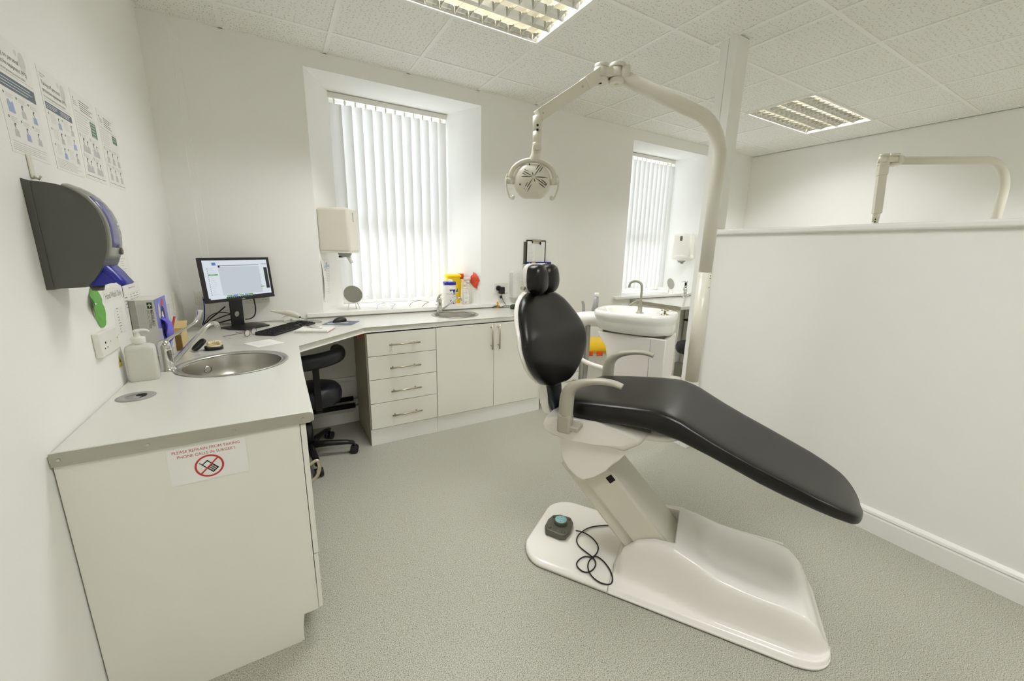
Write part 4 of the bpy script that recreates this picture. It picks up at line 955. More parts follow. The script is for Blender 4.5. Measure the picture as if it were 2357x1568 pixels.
b = MB('signyellow', 'blackmat'); b.T = WL(-1.370, .985); b.F([b.V(p) for p in ((0, .014, .001), (.038, .014, .001), (.019, .044, .001))]); rect(b, 0, 0, .038, .012, .001); b.use('blackmat'); b.F([b.V(p) for p in ((.014, .020, .0014), (.024, .020, .0014), (.019, .034, .0014))]); tag(b.build('warning_sticker'), 'tiny yellow triangular warning sticker on the wall above the pump bottle', 'sticker')
# wall plates
def plate(T, w, h, name, label, cat, kind, group=None, dpt=.018):
    t = MB('white'); t.T = T; t.box(0, w, 0, h, 0, dpt, .004, 3); o = tag(t.build(name), label, cat, group)
    def p(nm, m_, f):
        c = MB(m_); c.T = T; f(c); c.build(nm, o)
    if kind == 'socket1':
        p('pin_hole', 'blackmat', lambda c: (c.box(w*.45, w*.55, h*.50, h*.58, dpt-.001, dpt+.0006)))
        for x in (.36, .64): p('pin_hole', 'blackmat', lambda c: c.box(w*x-.003, w*x+.003, h*.30, h*.35, dpt-.001, dpt+.0006))
    if kind == 'socket2':
        for ox in (.14, .66):
            p('pin_hole', 'blackmat', lambda c: c.box(w*ox+.012, w*ox+.015, h*.42, h*.52, dpt-.001, dpt+.0006))
            for x in (.004, .023): p('pin_hole', 'blackmat', lambda c: c.box(w*ox+x-.001, w*ox+x+.003, h*.24, h*.29, dpt-.001, dpt+.0006))
        for ox in (.36, .52): p('rocker', 'white', lambda c: c.box(w*ox, w*ox+.014, h*.60, h*.82, dpt-.001, dpt+.004, .001))
    if kind in ('blank', 'data'):
        for x in (.14, .86): p('screw', 'nickel', lambda c: c.cyl((w*x, h*.5, dpt-.001), (w*x, h*.5, dpt+.001), .003, seg=12))
    if kind == 'data': p('data_port', 'greypl', lambda c: (c.box(w*.42, w*.58, h*.30, h*.58, dpt-.001, dpt+.001)))
    return o
plate(WL(-1.566, 1.070), .086, .086, 'power_socket', 'single white power socket below the green sticker', 'socket', 'socket1', 'sockets on the walls', .020)
plate(WL(-1.462, 1.064), .104, .086, 'blank_plate', 'blank white wall plate right of the single socket', 'wall plate', 'blank', None, .012)
# ---------------------------------------------------------------- things on the window wall
o = plate(WW(-.335, 1.060), .100, .096, 'network_socket', 'white network socket with blue cable behind the monitor', 'socket', 'data')
b = MB('blue'); b.tube([(-.285, -.022, 1.095), (-.285, -.05, 1.085), (-.288, -.045, 1.03), (-.300, -.03, .955), (-.315, -.025, .921)], .0032, 8, smooth=2); b.box(-.292, -.278, -.034, -.018, 1.088, 1.102, .002); tag(b.build('network_cable'), 'blue network cable hanging from the socket behind the monitor', 'cable')
plate(WW(-.045, 1.058), .146, .086, 'power_socket', 'double white power socket mostly hidden behind the monitor', 'socket', 'socket2', 'sockets on the walls', .028)
b = MB('ivory'); b.box(XL+.0, XL+.010, -.30, -.24, 1.05, 1.17, .002); tag(b.build('cable_outlet'), 'tall off-white outlet plate on the left wall near the corner', 'socket')
plate(WW(1.972, 1.056), .150, .100, 'power_socket', 'double white power socket with a black plug, right of the window', 'socket', 'socket2', 'sockets on the walls', .012)
t = thing('plug_adapter', 'black mains plug adapter in the socket right of the window', 'plug', (2.02, -.012, 1.10))
b = MB('black'); b.cyl((-.008, 0, .008), (-.008, -.03, .008), .024, seg=24); b.box(-.012, .036, -.066, -.022, -.045, .022, .006, 3); b.build('body', t)
b = MB('black'); b.tube([(.012, -.045, -.045), (.013, -.045, -.065), (.03, -.03, -.10), (.06, -.028, -.150), (.10, -.03, -.180)], .0026, 8, smooth=2); b.box(-.006, .016, -.046, -.03, -.090, -.062, .002); b.build('cord', t)
# clear tissue box holder
t = thing('tissue_holder', 'clear wall holder with grey tissue box and tissue pulled out, right of the socket', 'tissue box', (2.14, 0, 1.015))
b = MB('acrylic'); b.box(0, .245, -.085, -.082, 0, .255); b.box(0, .245, -.082, 0, 0, .003); b.box(0, .003, -.082, 0, 0, .255); b.box(.242, .245, -.082, 0, 0, .255); b.build('holder', t)
b = MB('boxgrey', 'silverprint', 'redpl', 'ink'); b.use('silverprint'); b.box(.012, .24, -.078, -.004, .004, .240, .001, 1); b.use('paper'); b.box(.020, .046, -.0785, -.078, .010, .235); b.use('ink'); b.text('Tissues', .016, WW(.028, .225, -.079) @ Matrix.Rotation(-PI/2, 4, 'Z')); b.use('inkgrey'); b.box(.082, .112, -.0790, -.0785, .09, .19); b.build('box', t)
b = MB('paper'); rg = []
for k in range(7):
    u = k/6; rg.append([(.092+.055*u+.012*math.sin(3*u+.5*j), -.080-.025*u-.008*math.sin(j*1.7+u*4), .085+.10*(1-.25*u)*j/7 - .02*u*u) for j in range(8)])
b.loft(rg, cap=False, closed=False); b.build('tissue', t, recalc=False)
# clipboards, calendar
t = thing('clipboard', 'black clipboard with printed form hung on the wall above the headrest', 'clipboard', (2.325, 0, 1.27))
b = MB('black'); b.box(0, .236, -.016, -.012, -.01, .305, .002); b.build('board', t)
b = MB('paper', 'ink', 'inkgrey'); b.T = Matrix.Translation((0, -.0165, 0)); b.box(.012, .222, -.0012, 0, 0, .292); b.use('inkgrey')
for i in range(20): b.box(.022, .022+.07*(.6+.4*random.random()), -.0018, -.0012, .255-.012*i, .2575-.012*i); b.box(.10, .20, -.0018, -.0012, .255-.012*i, .256-.012*i)
for i in range(8): b.box(.105+.013*i, .1056+.013*i, -.0018, -.0012, .02, .262)
b.use('ink'); b.box(.085, .16, -.0018, -.0012, .272, .275); b.build('form', t)
b = MB('nickel', 'black'); b.prism([(.065, -.018, .300), (.175, -.018, .300), (.168, -.030, .288), (.072, -.030, .288)], (0, 0, .012), .002); b.use('black'); b.box(.062, .072, -.026, -.018, .272, .296, .002); b.box(.155, .172, -.026, -.018, .262, .290, .002); b.build('clip', t)
b = MB('darkgrey'); b.box(2.302, 2.33, -.0105, -.002, 1.10, 1.555, .001, 1); tag(b.build('folder'), 'dark grey folder edge hanging behind the clipboard', 'folder')
t = MB('navy', 'paper', 'signyellow', 'green', 'boxgrey'); t.box(2.325, 2.625, -.030, -.019, 1.060, 1.362, .001, 1); t.use('paper'); t.box(2.335, 2.615, -.0305, -.030, 1.075, 1.325); t.use('signyellow'); t.box(2.385, 2.43, -.0308, -.030, 1.335, 1.358); t.use('paper'); t.text('Repair', .026, WW(2.352, 1.334, -.0312), bold=True); t.text('2', .02, WW(2.56, 1.338, -.0312)); t.use('green'); t.box(2.56, 2.61, -.031, -.030, 1.062, 1.10)
tag(t.build('calendar'), 'navy topped calendar hung in front of the clipboard, behind the headrest', 'calendar')
t = MB('acrylic'); t.box(2.290, 2.70, -.045, -.043, 1.04, 1.34); t.box(2.290, 2.70, -.043, 0, 1.04, 1.043); t.box(2.290, 2.293, -.043, 0, 1.04, 1.34); t.box(2.697, 2.70, -.043, 0, 1.04, 1.34); tag(t.build('wall_rack'), 'clear plastic wall rack holding the calendar and clipboard', 'rack')
# ---------------------------------------------------------------- in the first window recess
RA = math.atan2(.40, .201)     # direction of the splayed left reveal
def RV(d, z, off=0): 
    dx, dy = math.cos(RA), math.sin(RA); T = Matrix(((dx, 0, dy), (dy, 0, -dx), (0, 1, 0))).to_4x4(); return Matrix.Translation((.454+dx*d+dy*off, dy*d-dx*off, z)) @ T
t = thing('towel_dispenser', 'large cream metal box dispenser fixed on the left window reveal, with grey spout', 'dispenser')
b = MB('ivory'); b.T = RV(.015, 1.425); b.box(0, .235, 0, .335, 0, .235, .022, 4); b.build('body', t)
b = MB('white'); b.T = RV(.015, 1.425); b.box(.004, .231, -.004, .006, .01, .228, .003); b.build('base_rim', t)
b = MB('darkgrey'); b.T = RV(.015, 1.425); b.box(.10, .112, .235, .305, .2335, .2358); b.build('level_window', t)
b = MB('greypl'); b.T = RV(.015, 1.425); b.T = b.T @ TR(.12, -.004, .150, rx=PI/2); b.lathe([(.052, 0), (.050, .012), (.036, .030), (.0001, .034)], 28, cap=False); b.build('spout_plate', t)
b = MB('blackmat'); b.T = RV(.015, 1.425); b.box(.085, .12, -.040, -.026, .11, .14, .004); b.build('nozzle', t)
b = MB('white'); b.T = RV(.015, 1.425); b.tube([(.12, -.026, .17), (.12, -.05, .185), (.12, -.082, .20)], 0, 14, up=(1, 0, 0), ab=[(.014, .018), (.014, .019), (.013, .018)]); b.build('push_tab', t)
b = flat(RV(.02, 1.045, .004), 'curled_notice', 'tall white notice with a pale blue band, curling off the reveal under the cream dispenser', 'notice', ['paper', 'inkskyblue', 'inkgrey', 'ink']); 
n = 8; rg = [[(0, y, .012*math.sin(PI*y/.32)), (.16, y, .001)] for y in [.32*k/n for k in range(n+1)]]
b.loft(rg, cap=False, closed=False); b.use('inkskyblue'); b.poly([(.02, .262, .016), (.15, .262, .004), (.15, .278, .0035), (.02, .278, .015)]); b.poly([(.08, .285, .010), (.095, .285, .009), (.095, .302, .008), (.08, .302, .009)]); b.use('inkgrey'); 
for i in range(16): y = .25-.013*i; zc = .012*math.sin(PI*y/.32); b.poly([(.05, y, zc*.8+.003), (.13, y, zc*.4+.003), (.13, y+.003, zc*.4+.003), (.05, y+.003, zc*.8+.003)])
b.use('ink'); b.poly([(.022, .235, .016), (.034, .235, .015), (.034, .25, .014), (.022, .25, .015)]); b.fin()
# round mirror on a stand
def mirror(loc, rz, label, R=.075, tilt=.42):
    t = thing('round_mirror', label, 'mirror', loc, rz, 'round mirrors on the sills')
    T = TR(0, 0, .130) @ Matrix.Rotation(PI/2-tilt, 4, 'X')
    b = MB('white'); b.T = T; b.lathe([(R+.002, -.005), (R+.003, 0), (R+.001, .004), (R-.001, .004)], 48, cap=False); b.lathe([(.0001, -.005), (R+.002, -.005)], 48, cap=False); b.build('rim', t)
    b = MB('mirror'); b.T = T; b.lathe([(R, .0035), (.0001, .0035)], 48, cap=False); b.build('glass', t)
    for p in ((-.052, -.01), (.048, -.012), (.034, .05)):
        b = MB('white'); b.cyl((p[0]*.5, .006, .085), (p[0], p[1], .003), .0035, .004, 10); b.build('leg', t)
mirror((.690, .065, .957), .12, 'round mirror on a white three-legged stand on the left of the near window sill')
# two pairs of safety glasses and clear visors
def specs(loc, rz, label, fm, lm_, S=1.0):
    t = thing('safety_glasses', label, 'glasses', loc, rz, 'clear safety glasses on the sill')
    b = MB(fm); b.tube([(-.068*S, 0, .028), (-.03*S, -.006, .036), (0, -.010, .032), (.03*S, -.006, .036), (.068*S, 0, .028)], .0018, 8, smooth=1)
    b.build('brow_bar', t)
    for s in (-1, 1):
        b = MB(fm); b.tube([(s*.068*S, 0, .030), (s*.070*S, .06, .028), (s*.066*S, .11, .018), (s*.062*S, .14, .003)], .0022, 8, smooth=1); b.build('temple', t)
        b = MB(lm_); b.loft([[(s*.036*S+.026*math.cos(a), -.006, .022+.016*math.sin(a)) for a in [2*PI*k/20 for k in range(20)]], [(s*.036*S+.026*math.cos(a), -.0075, .022+.016*math.sin(a)) for a in [2*PI*k/20 for k in range(20)]]], sm=False); b.build('lens', t)
specs((.985, .135, .957), 2.7, 'clear safety glasses with pale blue arms lying mid sill', 'inkskyblue', 'acrylic')
specs((1.31, .165, .957), 2.4, 'clear safety glasses with dark grey arms lying near the small tap', 'darkgrey', 'acrylic')
for x, lab in ((.905, 'left of two clear upright plastic visor strips against the near blind'), (1.225, 'right of two clear upright plastic visor strips against the near blind')):
    b = MB('acrylic'); b.loft([[(x-.02+.01*math.sin(k), .27, .958+.2*k/5), (x+.02, .285, .958+.2*k/5)] for k in range(6)], cap=False, closed=False, sm=False); tag(b.build('face_visor', recalc=False), lab, 'visor', 'clear visors on the sill')
b = MB('darkgrey'); b.box(1.412, 1.442, .088, .094, .9575, .962, .002); tag(b.build('nose_clip'), 'tiny grey clip lying on the sill just left of the blue-lidded tub', 'clip')
# tub of wipes, sharps bin, bottles, red sticker
t = thing('wipes_tub', 'white tub of wipes with blue lid and navy angular print on the sill', 'tub', (1.535, .050, .957), -.15)
b = MB('white'); b.lathe([(.0001, 0), (.056, 0), (.058, .004), (.058, .190), (.056, .194), (.0001, .194)], 48, cap=False); b.build('body', t)
b = MB('blue'); b.lathe([(.060, .190), (.061, .194), (.061, .214), (.057, .218), (.030, .220), (.0001, .220)], 48, cap=False); b.build('lid', t)
b = MB('white'); b.sphere((.004, 0, .220), .030, sz=.7); b.build('tissue_tip', t)
b = MB('navy', 'ink')
def cylpoly(b, R, pts, sub=8):
    pl = []
    for (a0, z0), (a1, z1) in zip(pts, pts[1:]+pts[:1]):
        for k in range(sub): u = k/sub; pl.append((a0+(a1-a0)*u, z0+(z1-z0)*u))
    b.F([b.V((R*math.cos(a), R*math.sin(a), z)) for a, z in pl])
cylpoly(b, .0586, [(-1.85, .150), (-.65, .150), (-.65, .100), (-1.25, .100)]); cylpoly(b, .0586, [(-1.25, .082), (-.65, .082), (-1.55, .018), (-2.15, .018)]); cylpoly(b, .0586, [(-1.15, .035), (-.60, .045), (-.60, .018), (-1.35, .018)])
b.use('ink'); b.text('Wipes Large 200', .011, TR(-.042, -.0592, .108, rx=PI/2), sx=.7); b.build('label', t, recalc=False)
t = thing('sharps_bin', 'tall yellow sharps bin with orange latch in the corner of the near sill', 'bin', (1.632, .195, .957), -.1)
b = MB('yellow'); b.loft([ell(0, 0, a, a*.8, z, 40, .85) for a, z in ((.064, 0), (.068, .004), (.078, .255), (.080, .258))]); b.build('body', t)
b = MB('yellow', 'white'); b.loft([ell(0, 0, a, a*.8, z, 40, .85) for a, z in ((.085, .252), (.088, .256), (.088, .268), (.078, .276), (.074, .278))]); b.build('lid', t)
b = MB('orange'); b.loft([ell(.070, -.02, .028, .035, z, 24) for z in (.235, .272, .283)]); b.build('latch', t)
b = MB('tealprint', 'paper'); b.T = TR(.008, -.0625, 0, rx=-.05); b.use('paper'); b.box(-.03, .022, -.001, 0, .105, .220); b.use('tealprint'); b.box(-.022, .020, -.0018, -.001, .11, .19); b.use('paper'); b.text('Sharps', .015, TR(-.012, -.0022, .178, rx=PI/2) @ Matrix.Rotation(-PI/2, 4, 'Z')); b.build('label', t)
t = thing('pump_bottle', 'small clear pump bottle of hand gel in front of the sharps bin', 'bottle', (1.690, .045, .957), .1)
b = MB('frosted'); b.loft([ell(0, 0, a, c, z, 32, .7) for a, c, z in ((.030, .022, 0), (.032, .024, .004), (.032, .024, .115), (.028, .020, .132), (.016, .014, .142), (.014, .013, .150))]); b.build('body', t)
b = MB('white'); b.cyl((0, 0, .148), (0, 0, .163), .015, seg=20); b.cyl((0, 0, .163), (0, 0, .185), .006, seg=12); b.loft([ell(0, 0, .018, .012, z, 20) for z in (.183, .196)]); b.tube([(0, 0, .19), (-.012, -.005, .196), (.002, 0, .206)], .005, 8); b.build('pump', t)
b = MB('paper', 'inkgrey', 'redpl'); b.box(-.026, .026, -.0265, -.0255, .012, .105); b.use('inkgrey'); [b.box(-.02, .02-.01*random.random(), -.0270, -.0265, .09-.012*i, .094-.012*i) for i in range(6)]; b.use('redpl'); b.box(-.02, .0, -.0270, -.0265, .016, .02); b.build('label', t)
t = thing('spray_bottle', 'tall translucent white trigger spray bottle by the red sticker', 'bottle', (1.748, .105, .957), -.2)
b = MB('frosted'); b.loft([ell(0, 0, a, c, z, 32, .75) for a, c, z in ((.036, .026, 0), (.038, .028, .004), (.038, .028, .120), (.030, .024, .150), (.016, .016, .175), (.014, .014, .200))]); b.build('body', t)
b = MB('white'); b.cyl((0, 0, .196), (0, 0, .22), .017, seg=20); b.loft([[(x, y, z) for x, y in ((-.045, -.010), (.022, -.012), (.022, .012), (-.045, .010))] for z in (.222, .25)]); b.tube([(-.035, 0, .225), (-.030, 0, .20), (-.038, 0, .175)], .005, 8); b.build('trigger_head', t)
b = MB('redpl', 'paper'); ra = math.atan2(.40, -.177); dx, dy = math.cos(ra), math.sin(ra)
T = Matrix.Translation((1.815, .030, 1.10)) @ Matrix(((dx, 0, -dy), (dy, 0, dx), (0, 1, 0))).to_4x4()
b.T = T; M['redst'] = mat('red orange sticker', (206, 66, 34), 0.4); b.use('redst')
oo = [(-.045, .085), (-.018, .118), (.02, .145), (.055, .160), (.058, .135), (.082, .122), (.095, .095), (.086, .055), (.052, .022), (.0, .0), (.0, .03), (-.018, .06)]
b.loft([[(x, y, .004+.02*max(0, -x)/.045+dz) for x, y in oo] for dz in (0, .0012)], sm=False); b.use('paper'); b.poly([(x-.004, y-.003, .003+.02*max(0, -x)/.045) for x, y in oo]); tag(b.build('corner_sticker'), 'red orange sticker peeling off the right window reveal above the bottles', 'sticker')

# ================================================================ THINGS ON THE WORKTOP
b = MB('greypl', 'blackmat'); b.T = TR(-.322, -1.567, ZW+.0004, rz=.1); b.loft([ell(0, 0, a, a*1.0, z, 40) for a, z in ((.056, 0), (.056, .0015), (.046, .004), (.030, .002))], cap=False); b.use('blackmat'); b.loft([ell(.014, .008, .016, .016, z, 20) for z in (.0022, .0024)]); b.use('greypl'); b.loft([ell(-.008, 0, .026, .030, z, 20) for z in (.0012, .0018)]); tag(b.build('cable_grommet'), 'round grey cable grommet let into the near end of the worktop', 'grommet')
# pump soap bottle
t = thing('soap_bottle', 'plain white square pump bottle by the basin tap', 'bottle', (-.345, -1.325, ZW), .12)
b = MB('frosted'); b.loft([[(x, y, z) for x, y, z in ell(0, 0, a, c, z, 40, .38)] for a, c, z in ((.044, .030, 0), (.047, .032, .004), (.047, .032, .128), (.044, .030, .140), (.032, .024, .147), (.020, .020, .149), (.019, .019, .158))]); b.build('body', t)
b = MB('white'); b.lathe([(.0001, .152), (.022, .152), (.023, .156), (.023, .174), (.021, .178), (.010, .180), (.009, .196), (.012, .199), (.012, .206), (.0001, .207)], 28, cap=False); b.tube([(-.008, 0, .203), (.012, 0, .205), (.030, 0, .203), (.036, 0, .196)], 0, 12, up=(0, 1, 0), smooth=1, ab=[(.006, .010), (.006, .009), (.005, .006), (.004, .005)]); b.build('pump', t)
# glove box in a clear holder
t = thing('glove_box', 'grey and violet nitrile glove box upright in a clear wall holder, glove hanging out', 'box', (XL, -1.03, .978))
b = MB('silverprint', 'boxgrey', 'lilac', 'dnitrile', 'ink', 'paper', 'orange', 'dgreen')
b.use('silverprint'); b.box(.004, .088, -.100, .100, 0, .243, .001, 1); b.use('boxgrey'); b.box(.003, .024, -.101, -.0995, .001, .242)
b.use('lilac'); b.prism([(.066, -.1013, .0), (.088, -.1013, .0), (.088, -.1013, .06), (.035, -.1013, .0)], (0, .001, 0)); b.box(.088, .0892, -.100, .100, 0, .243); b.use('paper'); b.box(.0892, .0896, -.09, -.06, .0, .045); b.use('dgreen'); b.box(.062, .079, -.1018, -.1005, .205, .232)
b.use('paper'); b.box(.069, .072, -.1021, -.1018, .210, .227); b.box(.064, .077, -.1021, -.1018, .217, .221)
TT = WW(.066, .200, -.1018) @ Matrix.Rotation(-PI/2, 4, 'Z'); b.use('ink'); b.text('MEDIGUARD', .0140, WW(.070, .200, -.1018) @ Matrix.Rotation(-PI/2, 4, 'Z'), bold=True, sx=.92); b.text('SPECIAL NITRILE', .0125, WW(.058, .200, -.1018) @ Matrix.Rotation(-PI/2, 4, 'Z'), sx=.9)
b.use('inkgrey')
for i in range(5): b.box(.030+.0058*i, .0312+.0058*i, -.1018, -.1008, .095+.01*random.random(), .225)
b.use('dnitrile'); b.F([b.V((.0898, .012+.050*math.cos(a)*(.55+.45*abs(math.sin(a))), .122+.080*math.sin(a))) for a in [2*PI*k/28 for k in range(28)]])
b.use('paper'); b.F([b.V((.0900, .0+.020*math.cos(a), .120+.060*math.sin(a))) for a in [2*PI*k/20 for k in range(20)]])
b.use('silverprint'); b.F([b.V(p) for p in ((.0902, -.06, .15), (.0902, -.035, .16), (.0902, -.03, .195), (.0902, -.045, .228), (.0902, -.062, .20), (.0902, -.072, .175))])
b.use('orange'); b.F([b.V(p) for p in ((.0902, .0, .20), (.0902, .03, .205), (.0902, .05, .228), (.0902, .02, .235))]); b.use('ink')
b.T = Matrix.Identity(4); b.build('box', t)
b = MB('nitrile'); rg = []
for k in range(8):
    u = k/7; w = .020+.042*math.sin(PI*min(1, u*1.05))*(1-.3*u); rg.append([(.088+.022*math.sin(PI*u)+.009*math.sin(j*1.3+k), -.030+.055*u+w*(j/6-.5)*2, .150-.115*u+.010*math.sin(j+k*.7)) for j in range(7)])
b.loft(rg, cap=False, closed=False); gl = b.build('glove', t, recalc=False); md = gl.modifiers.new('s', 'SOLIDIFY'); md.thickness = .003
b = MB('acrylic'); b.box(.0, .1, -.105, -.1025, -.004, .115); b.box(.0, .1, .1015, .104, -.004, .20); b.box(.0, .10, -.105, .104, -.006, -.0035); b.box(.0965, .099, -.105, -.06, -.004, .04); b.box(.0965, .099, .03, .104, -.004, .13); b.build('holder', t)
b = MB('redpl'); b.cyl((-.352, -.880, .93), (-.306, -.852, 1.105), .0050, seg=10); tag(b.build('red_pen'), 'red ribbed stick standing in the slim pot beside the glove box', 'pen')
b = MB('frosted'); b.box(-.398, -.320, -.905, -.845, ZW, ZW+.125, .006); tag(b.build('swab_pot'), 'slim translucent pot standing behind the glove box', 'pot')
# open cardboard box
t = thing('cardboard_box', 'small open brown cardboard box at the back corner behind the glove box', 'box', (-.352, -.705, ZW), .05)
b = MB('card', 'carddark'); w2, d2, h2 = .048, .115, .085
for a in ((-w2, -w2+.003, -d2, d2), (w2-.003, w2, -d2, d2)): b.box(a[0], a[1], a[2], a[3], 0, h2)
b.box(-w2, w2, d2-.003, d2, 0, h2); b.box(-w2, w2, -d2, d2, 0, .003); b.use('carddark'); b.box(-w2, w2, -d2, -d2+.003, 0, h2*.98); b.build('body', t)
b = MB('card'); b.prism([(-w2, d2, h2), (w2, d2, h2), (w2+.005, d2+.03, h2+.035), (-w2, d2+.03, h2+.035)], (0, .002, 0)); b.build('flap', t)
# denture model in its case
t = thing('denture_case', 'open black case holding an ivory denture model, behind the basin', 'case', (-.165, -.855, ZW), .25)
b = MB('black'); b.loft([[(x, y, z) for x, y, z in ell(0, 0, a, c, z, 28, .7)] for a, c, z in ((.038, .030, 0), (.041, .033, .003), (.041, .033, .020), (.037, .029, .020), (.036, .028, .006))]); b.build('tray', t)
b = MB('black'); b.T = TR(-.055, .012, .028, ry=-.75, rz=.2); b.loft([[(x, y, z) for x, y, z in ell(0, 0, a, c, z, 28, .7)] for a, c, z in ((.036, .030, 0), (.038, .032, .003), (.038, .032, .012), (.034, .028, .012), (.033, .027, .004))]); b.build('lid', t)
tth = MB('teeth')
for rw in range(2):
    for k in range(7):
        a = PI*(k+.5)/7; x, y = .003+(.027-.002*rw)*math.cos(a), -.010+.028*math.sin(a); tth.sphere((x, y, .022+.013*rw), .0086, .9, .8, 1.25, 10)
tth.loft([ell(.003, -.004, .027, .026, z, 24) for z in (.010, .022)]); tth.build('teeth', t)
# papers
b = MB('paper', 'inkgrey'); b.T = TR(.062, -.800, ZW, rz=.50); b.box(-.072, .072, -.080, .080, .0004, .0010); b.use('inkgrey'); [rect(b, -.055, .06-.016*i, -.055+.09*(.5+.5*random.random()), .062-.016*i, .0014) for i in range(7)]; tag(b.build('prescription_sheet'), 'small single white sheet of paper lying between basin and keyboard', 'paper')
t = thing('spiral_notebook', 'white spiral notebook with dotted edge lying in front of the keyboard', 'notebook', (.345, -.535, ZW), -.42)
b = MB('paper', 'inkgrey'); b.box(-.105, .105, -.072, .085, .0, .014, .001, 1); b.build('pages', t)
b = MB('redtext'); b.box(-.105, .106, -.07, .087, .003, .005); b.build('cover', t)
b = MB('silverprint')
for i in range(22):
    x = -.1+.0095*i; b.tube([(x, -.064, .0146), (x, -.070, .0175), (x, -.078, .012), (x, -.078, .003), (x, -.070, -.0001), ], .0011, 5)
b.build('spiral_binding', t)
t = thing('ballpoint_pen', 'white ballpoint pen lying on the spiral notebook', 'pen', (.350, -.510, ZW+.0185), -.75)
b = MB('white'); b.cyl((-.03, 0, 0), (.055, 0, 0), .0042, seg=12); b.build('barrel', t)
b = MB('nickel'); b.cyl((-.062, 0, 0), (-.03, 0, 0), .0025, .0042, 12); b.box(-.005, .035, -.001, .001, .004, .0062); b.build('tip', t)
# keyboard
t = thing('keyboard', 'black computer keyboard on the desk in front of the monitor', 'keyboard', (.190, -.400, ZW), .945)
b = MB('black'); b.prism([(-.22, -.065, .002), (-.22, .065, .002), (-.22, .062, .022), (-.22, -.060, .012), (-.22, -.065, .008)], (.44, 0, 0), .002); b.build('case', t)
b = MB('blackmat')
def key(x, y, w_=.0155):
    z = .012+.01*(y+.06)/.122; b.loft([[(x-w_/2, y-.0078, z), (x+w_/2, y-.0078, z), (x+w_/2, y+.0078, z), (x-w_/2, y+.0078, z)], [(x-w_/2+.0022, y-.0055, z+.005), (x+w_/2-.0022, y-.0055, z+.005), (x+w_/2-.0022, y+.0058, z+.005), (x-w_/2+.0022, y+.0058, z+.005)]], sm=False)
for r in range(6):
    y = -.050+.0192*r
    if r == 0:
        for x, w_ in ((-.203, .022), (-.180, .02), (-.158, .02), (-.098, .095), (-.035, .02), (-.012, .02), (.012, .02), (.034, .02)): key(x, y, w_)
    else:
        for k in range(13): key(-.205+.0188*k+(.004 if r % 2 else 0), y)
        key(.044, y, .024)
    if r in (0, 1, 3, 4, 5): 
        for k in range(3):
            if r == 1 and k != 1: continue
            key(.076+.0188*k, y)
    for k in range(4):
        if r < 5: key(.141+.0188*k, y)
b.build('keys', t)
# mouse and mat
t = MB('padblue', 'paper'); t.T = TR(.540, -.300, ZW, rz=-.50); t.box(-.105, .105, -.085, .085, .0003, .0028, .001, 1); t.use('inkgrey'); rect(t, -.05, -.02, .05, .02, .003); t.use('paper'); rect(t, -.08, -.06, -.03, -.045, .003); tag(t.build('mouse_mat'), 'blue grey mouse mat at the bend of the worktop', 'mouse mat')
t = thing('computer_mouse', 'black computer mouse standing on the blue grey mat', 'mouse', (.535, -.262, ZW+.003), .35)
b = MB('black'); b.loft([[(x+dx, y, z) for x, y, z in ell(0, 0, a, c, z, 28)] for dx, a, c, z in ((0, .050, .028, 0), (0, .054, .031, .004), (.002, .052, .030, .015), (.006, .042, .025, .026), (.009, .028, .017, .033), (.010, .010, .006, .036))]); b.build('shell', t, sub=1)
b = MB('greypl'); b.cyl((-.028, -.003, .0225), (-.028, .003, .0225), .006, seg=14); b.build('wheel', t)
# intraoral camera on its rest, with cable
t = thing('intraoral_camera', 'cream handheld dental scanner resting in a curled white holder by the wall', 'scanner', (.185, -.125, ZW), -.32)
b = MB('ivory'); b.tube([(-.090, 0, .088), (-.055, 0, .082), (-.015, 0, .075), (.0, 0, .073)], 0, 16, up=(0, 1, 0), smooth=1, ab=[(.006, .008), (.010, .009), (.015, .012), (.017, .014)]); b.build('tip_sleeve', t)
b = MB('ivory'); b.tube([(.0, 0, .073), (.02, 0, .073), (.06, 0, .062), (.085, 0, .050), (.096, 0, .042)], 0, 20, up=(0, 1, 0), smooth=2, ab=[(.017, .014), (.021, .019), (.022, .020), (.018, .017), (.010, .010)]); b.build('body', t)
b = MB('black'); b.cyl((.094, 0, .043), (.103, 0, .036), .008, .006, 14); b.build('connector', t)
b = MB('white'); b.tube([(.10, .012, .020), (.06, .012, .040), (.02, .012, .050), (-.01, .012, .046), (-.020, .012, .022), (.0, .012, .006), (.03, .012, .010), (.03, .012, .028), (.04, .012, .012), (.09, .012, .006)], 0, 12, up=(0, 1, 0), smooth=2, ab=[(.003, .014)]*10); b.build('holder', t)
b = MB('hose'); b.tube([(.103, 0, .036), (.14, -.01, .022), (.20, -.03, .004), (.25, -.02, .0035), (.235, .03, .0035), (.15, .055, .0035), (.02, .07, .0035), (-.15, .06, .0035), (-.30, -.03, .0035), (-.42, -.02, .0035), (-.50, -.03, .0035)], .0028, 8, smooth=2); b.build('cable', t)
